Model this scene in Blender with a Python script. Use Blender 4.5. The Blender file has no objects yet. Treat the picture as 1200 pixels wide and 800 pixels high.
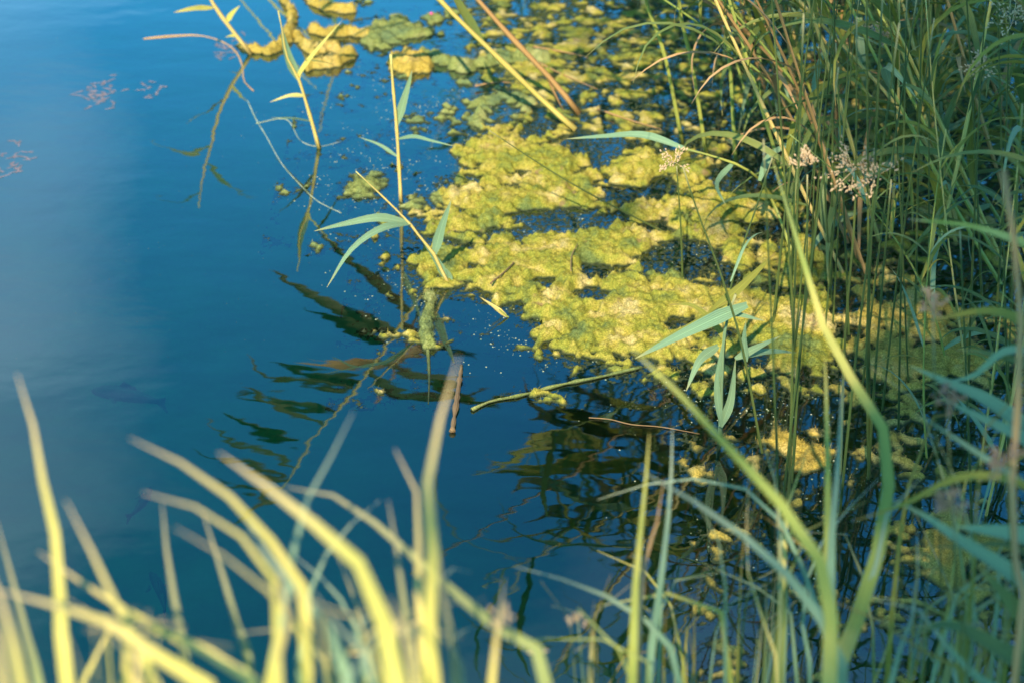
import bpy, math, random
import numpy as np
from mathutils import Vector, Matrix

random.seed(7)
rng = np.random.default_rng(7)
scene = bpy.context.scene
col = scene.collection
R = math.radians

# ------------------------------------------------------------------ camera
CAM_H, PITCH, LENS = 1.75, R(32), 60.0
cd = bpy.data.cameras.new('camera')
cam = bpy.data.objects.new('camera', cd)
col.objects.link(cam)
cam.location = (0, 0, CAM_H)
cam.rotation_euler = (R(90) - PITCH, 0, 0)
cd.lens = LENS; cd.sensor_width = 36; cd.clip_start = 0.05; cd.clip_end = 600
cd.dof.use_dof = True
cd.dof.focus_distance = 3.05
cd.dof.aperture_fstop = 3.7
scene.camera = cam

# ------------------------------------------------------------------ sky
SUN_EL, SUN_H = R(44), (-0.22, -0.975)          # horizontal direction towards the sun
w = bpy.data.worlds.new('World'); scene.world = w; w.use_nodes = True
nt = w.node_tree; nt.nodes.clear()
def N(t, **k):
    n = nt.nodes.new(t)
    for a, b in k.items(): setattr(n, a, b)
    return n
sky = N('ShaderNodeTexSky', sky_type='NISHITA', sun_disc=False)
sky.sun_elevation = SUN_EL
sky.sun_rotation = math.atan2(SUN_H[0], SUN_H[1])
sky.air_density = 1.0; sky.dust_density = 1.2; sky.ozone_density = 3.0
tint = N('ShaderNodeMix', data_type='RGBA', blend_type='MULTIPLY')
tint.inputs[0].default_value = 1.0
tint.inputs[7].default_value = (0.21, 0.86, 1.04, 1)
tc = N('ShaderNodeTexCoord')
mp = N('ShaderNodeMapping'); mp.inputs['Scale'].default_value = (1.0, 1.0, 1.9)
mp.inputs['Location'].default_value = (6.4, 8.4, 1.3); mp.inputs['Rotation'].default_value = (0, 0, 0)
cn = N('ShaderNodeTexNoise'); cn.inputs['Scale'].default_value = 1.7
cn.inputs['Detail'].default_value = 2.5; cn.inputs['Roughness'].default_value = 0.5
cr = N('ShaderNodeValToRGB')
cr.color_ramp.elements[0].position = 0.475; cr.color_ramp.elements[0].color = (0, 0, 0, 1)
cr.color_ramp.elements[1].position = 0.86; cr.color_ramp.elements[1].color = (0.5, 0.5, 0.5, 1)
cm = N('ShaderNodeMix', data_type='RGBA')
cm.inputs[7].default_value = (9.0, 10.5, 11.5, 1)
bg = N('ShaderNodeBackground'); bg.inputs[1].default_value = 0.15
wo = N('ShaderNodeOutputWorld')
L = nt.links.new
L(sky.outputs[0], tint.inputs[6]); L(tc.outputs['Generated'], mp.inputs[0]); L(mp.outputs[0], cn.inputs['Vector'])
L(cn.outputs['Fac'], cr.inputs[0]); L(cr.outputs[0], cm.inputs[0]); L(tint.outputs[2], cm.inputs[6])
L(cm.outputs[2], bg.inputs[0]); L(bg.outputs[0], wo.inputs[0])

# ------------------------------------------------------------------ sun
sd = bpy.data.lights.new('sun', 'SUN'); sd.energy = 4.6; sd.angle = R(0.5); sd.color = (1.0, 0.85, 0.58)
sun = bpy.data.objects.new('sun', sd); col.objects.link(sun)
hs = Vector((SUN_H[0], SUN_H[1])).normalized()
TOSUN = Vector((hs.x * math.cos(SUN_EL), hs.y * math.cos(SUN_EL), math.sin(SUN_EL)))
sun.rotation_euler = (-TOSUN).to_track_quat('-Z', 'Y').to_euler()

# ------------------------------------------------------------------ exposure
vs = scene.view_settings
vs.view_transform = 'Standard'; vs.look = 'None'; vs.gamma = 1.0; vs.exposure = 1.15
vs.use_curve_mapping = False
scene.cycles.use_denoising = True
scene.cycles.transparent_max_bounces = 12
scene.cycles.max_bounces = 6
scene.cycles.caustics_reflective = False
scene.cycles.caustics_refractive = False
scene.cycles.sample_clamp_indirect = 6.0

# ------------------------------------------------------------------ measuring helpers (the photograph is 1200 x 800)
FW = Vector((0, math.cos(PITCH), -math.sin(PITCH))); UP = Vector((0, math.sin(PITCH), math.cos(PITCH))); RT = Vector((1, 0, 0))
CP = Vector((0, 0, CAM_H)); K = 36 / LENS / 1200
def ray(px, py): return FW + RT * ((px - 600) * K) - UP * ((py - 400) * K)
def G(px, py, z=0.0):
    d = ray(px, py); return CP + d * ((z - CAM_H) / d.z)
def D(px, py, dep): return CP + ray(px, py) * dep
def YP(px, py, y):
    d = ray(px, py); return CP + d * (y / d.y)
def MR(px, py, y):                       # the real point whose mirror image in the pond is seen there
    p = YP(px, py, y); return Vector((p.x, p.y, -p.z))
def depth(p): return (p - CP).dot(FW)

# ------------------------------------------------------------------ object helpers
def tag(o, label=None, cat=None, group=None, kind=None):
    if label: o['label'] = label
    if cat: o['category'] = cat
    if group: o['group'] = group
    if kind: o['kind'] = kind
    return o
def mesh(name, verts, faces, mat, parent=None, uvs=None, smooth=True):
    me = bpy.data.meshes.new(name)
    me.from_pydata([tuple(v) for v in verts], [], faces)
    if uvs is not None:
        ul = me.uv_layers.new(name='UVMap')
        li = np.zeros(len(me.loops), dtype=np.int32); me.loops.foreach_get('vertex_index', li)
        ul.data.foreach_set('uv', np.asarray(uvs, dtype=np.float32)[li].ravel())
    if smooth: me.polygons.foreach_set('use_smooth', [True] * len(me.polygons))
    me.materials.append(mat)
    o = bpy.data.objects.new(name, me); col.objects.link(o)
    if parent: o.parent = parent
    return o
def empty(name, loc=(0, 0, 0)):
    o = bpy.data.objects.new(name, None); col.objects.link(o); o.location = loc
    o.empty_display_size = 0.05
    return o
def cat_rom(pts, n):
    pts = [Vector(p) for p in pts]
    if len(pts) == 2: return [pts[0].lerp(pts[1], i / n) for i in range(n + 1)]
    P = [pts[0] * 2 - pts[1]] + pts + [pts[-1] * 2 - pts[-2]]
    seg = [(pts[i + 1] - pts[i]).length for i in range(len(pts) - 1)]
    tot = sum(seg); out = []
    for i in range(n + 1):
        s = tot * i / n; k = 0
        while k < len(seg) - 1 and s > seg[k]: s -= seg[k]; k += 1
        t = min(1, s / max(seg[k], 1e-9))
        a, b, c, d = P[k:k + 4]
        out.append(0.5 * ((2 * b) + (c - a) * t + (2 * a - 5 * b + 4 * c - d) * t * t + (3 * b - a - 3 * c + d) * t ** 3))
    return out
def ribbon(name, pts, width, mat, parent=None, base=Vector(), fold=0.18, roll=0.0, twist=0.0, prof='leaf', n=11, hint=None):
    c = cat_rom(pts, n); vs_, uv, fs = [], [], []
    hint = hint or Vector((0, -0.62, 0.78))
    for i, p in enumerate(c):
        t = i / n
        T = (c[min(i + 1, n)] - c[max(i - 1, 0)]).normalized()
        side = T.cross(hint)
        if side.length < 1e-3: side = T.cross(Vector((1, 0, 0.2)))
        side.normalize()
        side = Matrix.Rotation(roll + twist * t, 3, T) @ side
        nrm = side.cross(T)
        if prof == 'leaf': f = min(1, 0.35 + 2.6 * t) * (1 - t) ** 0.75 * 1.15
        elif prof == 'blunt': f = min(1, 0.75 + t) * min(1, (1.02 - t) * 14) ** 0.5
        else: f = min(1, 0.7 + 0.9 * t) * min(1, (1.0 - t) * 2.2) ** 0.7
        h = max(width * 0.5 * f, 0.0003)
        for k, s in enumerate((-1, 0, 1)):
            vs_.append(p - base + side * (h * s) - nrm * (fold * h * (1 - abs(s)) * 2))
            uv.append((0.5 + 0.5 * s, t))
    for i in range(n):
        for k in range(2):
            a = i * 3 + k; fs.append((a, a + 1, a + 4, a + 3))
    return mesh(name, vs_, fs, mat, parent, uv)
def tube(name, pts, r0, r1, mat, parent=None, base=Vector(), n=10, sides=6, nodes=0, wob=0.0):
    c = cat_rom(pts, n); vs_, uv, fs = [], [], []
    for i, p in enumerate(c):
        t = i / n
        T = (c[min(i + 1, n)] - c[max(i - 1, 0)]).normalized()
        a = T.cross(Vector((0.3, -0.9, 0.2)))
        if a.length < 1e-3: a = T.cross(Vector((1, 0, 0)))
        a.normalize(); b = T.cross(a)
        r = r0 + (r1 - r0) * t
        if nodes and i % nodes == 0: r *= 1.25
        if wob: r *= 1 + wob * random.uniform(-1, 1)
        for k in range(sides):
            an = 2 * math.pi * k / sides
            vs_.append(p - base + a * (r * math.cos(an)) + b * (r * math.sin(an))); uv.append((k / sides, t))
    for i in range(n):
        for k in range(sides):
            k2 = (k + 1) % sides
            fs.append((i * sides + k, i * sides + k2, (i + 1) * sides + k2, (i + 1) * sides + k))
    fs.append(tuple(range(sides))[::-1]); fs.append(tuple(n * sides + k for k in range(sides)))
    return mesh(name, vs_, fs, mat, parent, uv)
def copy_tree(o, parent=None):
    c = o.copy(); col.objects.link(c)
    if parent: c.parent = parent
    for ch in list(o.children): copy_tree(ch, c)
    return c

# ------------------------------------------------------------------ materials
def newmat(name):
    m = bpy.data.materials.new(name); m.use_nodes = True
    t = m.node_tree; t.nodes.clear()
    return m, t, t.nodes.new, t.links.new
def rgb(c): return (c[0], c[1], c[2], 1)
def ramp(new, stops):
    r = new('ShaderNodeValToRGB'); e = r.color_ramp.elements
    while len(e) < len(stops): e.new(0.5)
    for k, (p, c) in enumerate(stops): e[k].position = p; e[k].color = rgb(c)
    return r
def leaf_mat(name, base, alt, tip, trans=0.35, gloss=0.45, tipfrom=0.82, patch=0.0, patchcol=(0.5, 0.4, 0.08)):
    m, t, new, ln = newmat(name)
    uv = new('ShaderNodeUVMap'); sp = new('ShaderNodeSeparateXYZ'); ln(uv.outputs[0], sp.inputs[0])
    oi = new('ShaderNodeObjectInfo'); geo = new('ShaderNodeNewGeometry')
    mix0 = new('ShaderNodeMix'); mix0.data_type = 'RGBA'; mix0.inputs[6].default_value = rgb(base); mix0.inputs[7].default_value = rgb(alt)
    nz = new('ShaderNodeTexNoise'); nz.inputs['Scale'].default_value = 9; nz.inputs['Detail'].default_value = 3
    ln(geo.outputs['Position'], nz.inputs['Vector'])
    ad = new('ShaderNodeMath'); ad.operation = 'ADD'; ad.inputs[1].default_value = -0.5
    ln(oi.outputs['Random'], ad.inputs[0])
    ad2 = new('ShaderNodeMath'); ad2.operation = 'MULTIPLY_ADD'; ad2.inputs[1].default_value = 0.9; ad2.use_clamp = True
    ln(ad.outputs[0], ad2.inputs[0]); ln(nz.outputs['Fac'], ad2.inputs[2]); ln(ad2.outputs[0], mix0.inputs[0])
    # long veins
    wv = new('ShaderNodeMath'); wv.operation = 'MULTIPLY'; wv.inputs[1].default_value = 42.0; ln(sp.outputs[0], wv.inputs[0])
    sn = new('ShaderNodeMath'); sn.operation = 'SINE'; ln(wv.outputs[0], sn.inputs[0])
    vm = new('ShaderNodeMath'); vm.operation = 'MULTIPLY_ADD'; vm.inputs[1].default_value = 0.10; vm.inputs[2].default_value = 0.95
    ln(sn.outputs[0], vm.inputs[0])
    mv = new('ShaderNodeMix'); mv.data_type = 'RGBA'; mv.blend_type = 'MULTIPLY'; mv.inputs[0].default_value = 1
    ln(mix0.outputs[2], mv.inputs[6]); ln(vm.outputs[0], mv.inputs[7])
    mrb = ramp(new, [(0.455, (1, 1, 1)), (0.49, (1.35, 1.35, 1.3)), (0.51, (1.35, 1.35, 1.3)), (0.545, (1, 1, 1))]); ln(sp.outputs[0], mrb.inputs[0])
    mv2 = new('ShaderNodeMix'); mv2.data_type = 'RGBA'; mv2.blend_type = 'MULTIPLY'; mv2.inputs[0].default_value = 1; ln(mv.outputs[2], mv2.inputs[6]); ln(mrb.outputs[0], mv2.inputs[7]); mv = mv2
    # yellowed patches along the blade
    pz = new('ShaderNodeTexNoise'); pz.inputs['Scale'].default_value = 5.5; pz.inputs['Detail'].default_value = 4
    ln(geo.outputs['Position'], pz.inputs['Vector'])
    pr = ramp(new, [(0.50 , (0, 0, 0)), (0.66, (patch, patch, patch))]); ln(pz.outputs['Fac'], pr.inputs[0])
    mpz = new('ShaderNodeMix'); mpz.data_type = 'RGBA'; mpz.inputs[7].default_value = rgb(patchcol)
    ln(pr.outputs[0], mpz.inputs[0]); ln(mv.outputs[2], mpz.inputs[6])
    # dry tips
    mr = new('ShaderNodeMapRange'); mr.inputs[1].default_value = tipfrom; mr.inputs[2].default_value = 1.0; ln(sp.outputs[1], mr.inputs[0])
    mt = new('ShaderNodeMix'); mt.data_type = 'RGBA'; mt.inputs[7].default_value = rgb(tip)
    ln(mr.outputs[0], mt.inputs[0]); ln(mpz.outputs[2], mt.inputs[6])
    pb = new('ShaderNodeBsdfPrincipled'); pb.inputs['Roughness'].default_value = gloss
    pb.inputs['Specular IOR Level'].default_value = 0.35
    bp = new('ShaderNodeBump'); bp.inputs['Strength'].default_value = 0.35; bp.inputs['Distance'].default_value = 0.002
    ln(sn.outputs[0], bp.inputs['Height']); ln(bp.outputs[0], pb.inputs['Normal'])
    ln(mt.outputs[2], pb.inputs['Base Color'])
    tr = new('ShaderNodeBsdfTranslucent'); ln(mt.outputs[2], tr.inputs[0])
    mx = new('ShaderNodeMixShader'); mx.inputs[0].default_value = trans
    ln(pb.outputs[0], mx.inputs[1]); ln(tr.outputs[0], mx.inputs[2])
    out = new('ShaderNodeOutputMaterial'); ln(mx.outputs[0], out.inputs[0])
    return m
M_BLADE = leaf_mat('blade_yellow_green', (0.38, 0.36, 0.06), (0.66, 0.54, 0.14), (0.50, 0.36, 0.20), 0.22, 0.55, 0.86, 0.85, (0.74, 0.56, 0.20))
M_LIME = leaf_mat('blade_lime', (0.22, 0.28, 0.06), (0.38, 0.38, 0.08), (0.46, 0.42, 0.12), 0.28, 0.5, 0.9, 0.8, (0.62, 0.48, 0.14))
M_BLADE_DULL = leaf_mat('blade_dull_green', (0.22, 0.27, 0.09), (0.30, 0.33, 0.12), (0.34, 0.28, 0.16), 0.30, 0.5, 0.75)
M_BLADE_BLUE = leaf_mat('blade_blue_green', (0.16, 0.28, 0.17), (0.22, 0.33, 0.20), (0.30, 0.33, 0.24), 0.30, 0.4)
M_LEAF = leaf_mat('reed_leaf', (0.09, 0.16, 0.065), (0.20, 0.24, 0.06), (0.30, 0.26, 0.08), 0.38, 0.42, 0.86, 0.35, (0.32, 0.28, 0.05))
M_LEAF_PALE = leaf_mat('reed_leaf_pale', (0.20, 0.33, 0.20), (0.25, 0.36, 0.20), (0.38, 0.36, 0.16), 0.35, 0.4)
M_LEAF_OLIVE = leaf_mat('reed_leaf_olive', (0.22, 0.23, 0.04), (0.33, 0.30, 0.05), (0.30, 0.20, 0.06), 0.4, 0.5, 0.8, 0.4, (0.40, 0.28, 0.05))
M_DEAD = leaf_mat('reed_dead', (0.40, 0.22, 0.09), (0.48, 0.30, 0.14), (0.36, 0.22, 0.10), 0.2, 0.6)
M_LEAF_SHADED = leaf_mat('reed_leaf_shaded', (0.035, 0.055, 0.018), (0.09, 0.075, 0.02), (0.16, 0.10, 0.03), 0.2, 0.5, 0.8, 0.5, (0.14, 0.09, 0.03))  # reed leaf with shade put into its colour, so mirrored undersides look dark
M_STEM = leaf_mat('reed_stem', (0.34, 0.34, 0.07), (0.24, 0.30, 0.07), (0.22, 0.26, 0.08), 0.08, 0.4)
M_STEM_Y = leaf_mat('reed_stem_yellow', (0.58, 0.46, 0.12), (0.62, 0.44, 0.15), (0.45, 0.40, 0.12), 0.08, 0.4)
M_STEM_O = leaf_mat('reed_stem_orange', (0.38, 0.21, 0.08), (0.46, 0.27, 0.11), (0.36, 0.2, 0.08), 0.08, 0.5)
M_RUSH = leaf_mat('rush_green', (0.05, 0.085, 0.025), (0.09, 0.115, 0.03), (0.30, 0.26, 0.12), 0.05, 0.35, 0.93)
M_FLOWER = leaf_mat('rush_flower', (0.34, 0.23, 0.14), (0.46, 0.33, 0.21), (0.4, 0.28, 0.17), 0.2, 0.7)
M_FLOWER_B = leaf_mat('brown_flower', (0.20, 0.11, 0.07), (0.32, 0.20, 0.13), (0.3, 0.18, 0.1), 0.2, 0.7)
M_TWIG = leaf_mat('twig', (0.10, 0.06, 0.03), (0.20, 0.13, 0.06), (0.14, 0.09, 0.04), 0.0, 0.7)

def water_mat():
    m, t, new, ln = newmat('pond_water')
    geo = new('ShaderNodeNewGeometry')
    n1 = new('ShaderNodeTexNoise'); n1.inputs['Scale'].default_value = 9.0; n1.inputs['Detail'].default_value = 2; n1.inputs['Roughness'].default_value = 0.4
    mp = new('ShaderNodeMapping'); mp.inputs['Scale'].default_value = (1.0, 1.6, 1.0); mp.inputs['Rotation'].default_value = (0, 0, R(14))
    ln(geo.outputs['Position'], mp.inputs[0]); ln(mp.outputs[0], n1.inputs['Vector'])
    n2 = new('ShaderNodeTexNoise'); n2.inputs['Scale'].default_value = 2.2; n2.inputs['Detail'].default_value = 1
    ln(mp.outputs[0], n2.inputs['Vector'])
    b1 = new('ShaderNodeBump'); b1.inputs['Strength'].default_value = 1.0; b1.inputs['Distance'].default_value = 0.0005
    ln(n1.outputs['Fac'], b1.inputs['Height'])
    b2 = new('ShaderNodeBump'); b2.inputs['Strength'].default_value = 1.0; b2.inputs['Distance'].default_value = 0.0012
    ln(n2.outputs['Fac'], b2.inputs['Height']); ln(b1.outputs[0], b2.inputs['Normal'])
    fr = new('ShaderNodeFresnel'); fr.inputs['IOR'].default_value = 1.5; ln(b2.outputs[0], fr.inputs['Normal'])
    fm = new('ShaderNodeMath'); fm.operation = 'MULTIPLY'; fm.use_clamp = True; fm.inputs[1].default_value = 2.4; ln(fr.outputs[0], fm.inputs[0])
    gl = new('ShaderNodeBsdfGlossy'); gl.inputs['Roughness'].default_value = 0.015; gl.inputs['Color'].default_value = (0.9, 1.0, 1.0, 1)
    ln(b2.outputs[0], gl.inputs['Normal'])
    tr = new('ShaderNodeBsdfTransparent'); tr.inputs[0].default_value = (0.05, 0.76, 0.44, 1)
    mx = new('ShaderNodeMixShader'); ln(fm.outputs[0], mx.inputs[0]); ln(tr.outputs[0], mx.inputs[1]); ln(gl.outputs[0], mx.inputs[2])
    out = new('ShaderNodeOutputMaterial'); ln(mx.outputs[0], out.inputs[0])
    return m
def ground_mat():
    m, t, new, ln = newmat('pond_bed_and_bank')
    geo = new('ShaderNodeNewGeometry')
    nz = new('ShaderNodeTexNoise'); nz.inputs['Scale'].default_value = 7; nz.inputs['Detail'].default_value = 8; ln(geo.outputs['Position'], nz.inputs['Vector'])
    cr = ramp(new, [(0.3, (0.22, 0.24, 0.15)), (0.55, (0.32, 0.33, 0.21)), (0.75, (0.40, 0.38, 0.24))]); ln(nz.outputs['Fac'], cr.inputs[0])
    pb = new('ShaderNodeBsdfPrincipled'); pb.inputs['Roughness'].default_value = 0.9; ln(cr.outputs[0], pb.inputs['Base Color'])
    bp = new('ShaderNodeBump'); bp.inputs['Distance'].default_value = 0.02; ln(nz.outputs['Fac'], bp.inputs['Height']); ln(bp.outputs[0], pb.inputs['Normal'])
    out = new('ShaderNodeOutputMaterial'); ln(pb.outputs[0], out.inputs[0])
    return m
def algae_mat(name, stops, spot=True, drown=(0.035, 0.05, 0.02)):
    m, t, new, ln = newmat(name)
    geo = new('ShaderNodeNewGeometry')
    n1 = new('ShaderNodeTexNoise'); n1.inputs['Scale'].default_value = 11; n1.inputs['Detail'].default_value = 5; n1.inputs['Roughness'].default_value = 0.6
    ln(geo.outputs['Position'], n1.inputs['Vector'])
    cr = ramp(new, stops); ln(n1.outputs['Fac'], cr.inputs[0])
    n2 = new('ShaderNodeTexNoise'); n2.inputs['Scale'].default_value = 330; n2.inputs['Detail'].default_value = 3; n2.inputs['Roughness'].default_value = 0.7
    ln(geo.outputs['Position'], n2.inputs['Vector'])
    g = ramp(new, [(0.32, (0.45, 0.5, 0.4)), (0.5, (0.95, 0.97, 0.92)), (0.68, (1.55, 1.45, 1.7))]); ln(n2.outputs['Fac'], g.inputs[0])
    mm = new('ShaderNodeMix'); mm.data_type = 'RGBA'; mm.blend_type = 'MULTIPLY'; mm.inputs[0].default_value = 1
    ln(cr.outputs[0], mm.inputs[6]); ln(g.outputs[0], mm.inputs[7])
    last = mm.outputs[2]
    if spot:
        n3 = new('ShaderNodeTexNoise'); n3.inputs['Scale'].default_value = 26; n3.inputs['Detail'].default_value = 3
        ln(geo.outputs['Position'], n3.inputs['Vector'])
        s = ramp(new, [(0.66, (0, 0, 0)), (0.74, (0.75, 0.75, 0.75))]); ln(n3.outputs['Fac'], s.inputs[0])
        m3 = new('ShaderNodeMix'); m3.data_type = 'RGBA'; m3.inputs[7].default_value = (0.24, 0.15, 0.08, 1)
        ln(s.outputs[0], m3.inputs[0]); ln(last, m3.inputs[6]); last = m3.outputs[2]
    # the drowned skirt of rotting weed is brown-green, the floating crust is yellow
    sz = new('ShaderNodeSeparateXYZ'); ln(geo.outputs['Position'], sz.inputs[0])
    mr = new('ShaderNodeMapRange'); mr.inputs[1].default_value = 0.0012; mr.inputs[2].default_value = 0.0055; ln(sz.outputs[2], mr.inputs[0])
    m4 = new('ShaderNodeMix'); m4.data_type = 'RGBA'; m4.inputs[6].default_value = rgb(drown)
    ln(mr.outputs[0], m4.inputs[0]); ln(last, m4.inputs[7])
    pb = new('ShaderNodeBsdfPrincipled'); pb.inputs['Roughness'].default_value = 0.75
    pb.inputs['Specular IOR Level'].default_value = 0.25
    ln(m4.outputs[2], pb.inputs['Base Color'])
    bp = new('ShaderNodeBump'); bp.inputs['Strength'].default_value = 0.8; bp.inputs['Distance'].default_value = 0.004
    ln(n2.outputs['Fac'], bp.inputs['Height']); ln(bp.outputs[0], pb.inputs['Normal'])
    tr = new('ShaderNodeBsdfTranslucent'); ln(m4.outputs[2], tr.inputs[0])
    mx = new('ShaderNodeMixShader'); mx.inputs[0].default_value = 0.2; ln(pb.outputs[0], mx.inputs[1]); ln(tr.outputs[0], mx.inputs[2])
    out = new('ShaderNodeOutputMaterial'); ln(mx.outputs[0], out.inputs[0])
    return m
M_WATER = water_mat(); M_GROUND = ground_mat()
M_ALGAE = algae_mat('algae_yellow_green', [(0.36, (0.14, 0.18, 0.05)), (0.46, (0.26, 0.255, 0.032)), (0.55, (0.37, 0.305, 0.055)), (0.64, (0.49, 0.39, 0.15))])
M_ALGAE_Y = algae_mat('algae_yellow', [(0.30, (0.30, 0.22, 0.05)), (0.5, (0.46, 0.33, 0.06)), (0.7, (0.52, 0.38, 0.13))], False)
M_ALGAE_G = algae_mat('algae_grey_green', [(0.30, (0.13, 0.19, 0.09)), (0.5, (0.22, 0.25, 0.07)), (0.7, (0.33, 0.33, 0.13))], False)
def plain(name, c, rough=0.6, c2=None, scale=60):
    m, t, new, ln = newmat(name)
    pb = new('ShaderNodeBsdfPrincipled'); pb.inputs['Roughness'].default_value = rough
    geo = new('ShaderNodeNewGeometry'); nz = new('ShaderNodeTexNoise'); nz.inputs['Scale'].default_value = scale; ln(geo.outputs['Position'], nz.inputs['Vector'])
    cr = ramp(new, [(0.35, c), (0.65, c2 or tuple(x * 1.4 for x in c))]); ln(nz.outputs['Fac'], cr.inputs[0]); ln(cr.outputs[0], pb.inputs['Base Color'])
    out = new('ShaderNodeOutputMaterial'); ln(pb.outputs[0], out.inputs[0])
    return m
M_SPECK = plain('floating_speck', (0.16, 0.20, 0.11), 0.4, (0.34, 0.36, 0.24), 40)
M_FISH = plain('fish_skin', (0.15, 0.165, 0.11), 0.4)
M_WEED = plain('red_weed', (0.15, 0.12, 0.14), 0.7)
M_BARK = plain('bark', (0.10, 0.08, 0.06), 0.9)
M_TREELEAF = leaf_mat('tree_leaf', (0.06, 0.10, 0.03), (0.09, 0.13, 0.04), (0.07, 0.1, 0.03), 0.3)
M_PINK = plain('pink_petal', (0.65, 0.05, 0.25), 0.5)

# ------------------------------------------------------------------ setting: bed and bank, water
def bank_z(x, y):
    """height of the pond bed and the banks"""
    def ss(a, b, v):
        t = np.clip((v - a) / (b - a), 0, 1); return t * t * (3 - 2 * t)
    near = ss(1.75, 0.75, y + 0.08 * np.sin(3 * x))
    right = ss(2.3, 3.6, x + 0.2 * np.sin(1.3 * y))
    far = ss(45, 55, y); left = ss(-45, -55, x)
    b = np.maximum(np.maximum(near, right), np.maximum(far, left))
    return -0.62 + 0.84 * b + 0.25 * ss(-1, -6, y) + 0.03 * np.sin(2.1 * x + 1) * np.cos(1.7 * y)
ax = np.concatenate([np.linspace(-300, -8, 25), np.linspace(-7, 7, 113), np.linspace(8, 300, 25)])
ay = np.concatenate([np.linspace(-300, -4, 25), np.linspace(-3, 9, 97), np.linspace(10, 300, 40)])
gx, gy = np.meshgrid(ax, ay); gz = bank_z(gx, gy)
nx_, ny_ = len(ax), len(ay)
ii = (np.arange(ny_ - 1)[:, None] * nx_ + np.arange(nx_ - 1)[None, :]).ravel()
ground = mesh('ground', np.stack([gx, gy, gz], -1).reshape(-1, 3), np.stack([ii, ii + 1, ii + 1 + nx_, ii + nx_], -1).tolist(), M_GROUND)
tag(ground, 'muddy pond bed and low bank', None, None, 'structure')
water = mesh('water', [(-60, -0.5, 0), (8, -0.5, 0), (8, 60, 0), (-60, 60, 0)], [(0, 1, 2, 3)], M_WATER, smooth=False)
tag(water, 'calm deep blue pond water', None, None, 'structure')
def gz_at(x, y): return float(bank_z(np.array(x), np.array(y)))

# ------------------------------------------------------------------ algae: floating crusts as height fields
perm = rng.permutation(512); perm = np.concatenate([perm, perm])
gr = rng.normal(size=(512, 2)); gr /= np.linalg.norm(gr, axis=1)[:, None]
def pnoise(x, y, s=0):
    xi = np.floor(x).astype(int); yi = np.floor(y).astype(int); xf = x - xi; yf = y - yi
    def g(dx, dy):
        h = perm[(perm[(xi + dx + s * 17) & 511] + yi + dy) & 511]; v = gr[h]
        return v[..., 0] * (xf - dx) + v[..., 1] * (yf - dy)
    u = xf ** 3 * (xf * (xf * 6 - 15) + 10); v = yf ** 3 * (yf * (yf * 6 - 15) + 10)
    a = g(0, 0) * (1 - u) + g(1, 0) * u; b = g(0, 1) * (1 - u) + g(1, 1) * u
    return (a * (1 - v) + b * v) * 1.5
def worley(x, y, s=0):
    xi = np.floor(x).astype(int); yi = np.floor(y).astype(int); best = np.full(x.shape, 9.0)
    for dx in (-1, 0, 1):
        for dy in (-1, 0, 1):
            h = perm[(perm[(xi + dx + s * 31) & 511] + yi + dy) & 511]
            px_ = xi + dx + (h % 64) / 64; py_ = yi + dy + ((h * 37) % 61) / 61
            best = np.minimum(best, np.hypot(x - px_, y - py_))
    return best
def to_px(x, y):
    d = y * FW.y - CAM_H * FW.z
    return 600 + x / d / K, 400 - (y * UP.y - CAM_H * UP.z) / d / K
def inside_soft(px, py, poly, soft):
    """+1 well inside the outline .. -1 well outside"""
    poly = np.array(poly, float); n = len(poly); ins = np.zeros(px.shape, bool); dist = np.full(px.shape, 1e9)
    for i in range(n):
        x1, y1 = poly[i]; x2, y2 = poly[(i + 1) % n]
        c = ((y1 > py) != (y2 > py)) & (px < (x2 - x1) * (py - y1) / ((y2 - y1) or 1e-9) + x1); ins ^= c
        L2 = (x2 - x1) ** 2 + (y2 - y1) ** 2
        t = np.clip(((px - x1) * (x2 - x1) + (py - y1) * (y2 - y1)) / L2, 0, 1)
        dist = np.minimum(dist, np.hypot(px - x1 - t * (x2 - x1), (py - y1 - t * (y2 - y1)) * 1.6))
    return np.clip(np.where(ins, dist, -dist) / soft, -1, 1)
def line_d(px, py, pts):
    dist = np.full(px.shape, 1e9)
    for (x1, y1), (x2, y2) in zip(pts[:-1], pts[1:]):
        L2 = (x2 - x1) ** 2 + (y2 - y1) ** 2
        t = np.clip(((px - x1) * (x2 - x1) + (py - y1) * (y2 - y1)) / L2, 0, 1)
        dist = np.minimum(dist, np.hypot(px - x1 - t * (x2 - x1), (py - y1 - t * (y2 - y1)) * 1.7))
    return dist
def blob(px, py, cx, cy, rx, ry): return np.exp(-(((px - cx) / rx) ** 2 + ((py - cy) / ry) ** 2))
def dens0(px, py): return inside_soft(px, py, MAIN, 30) > -0.45
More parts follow.
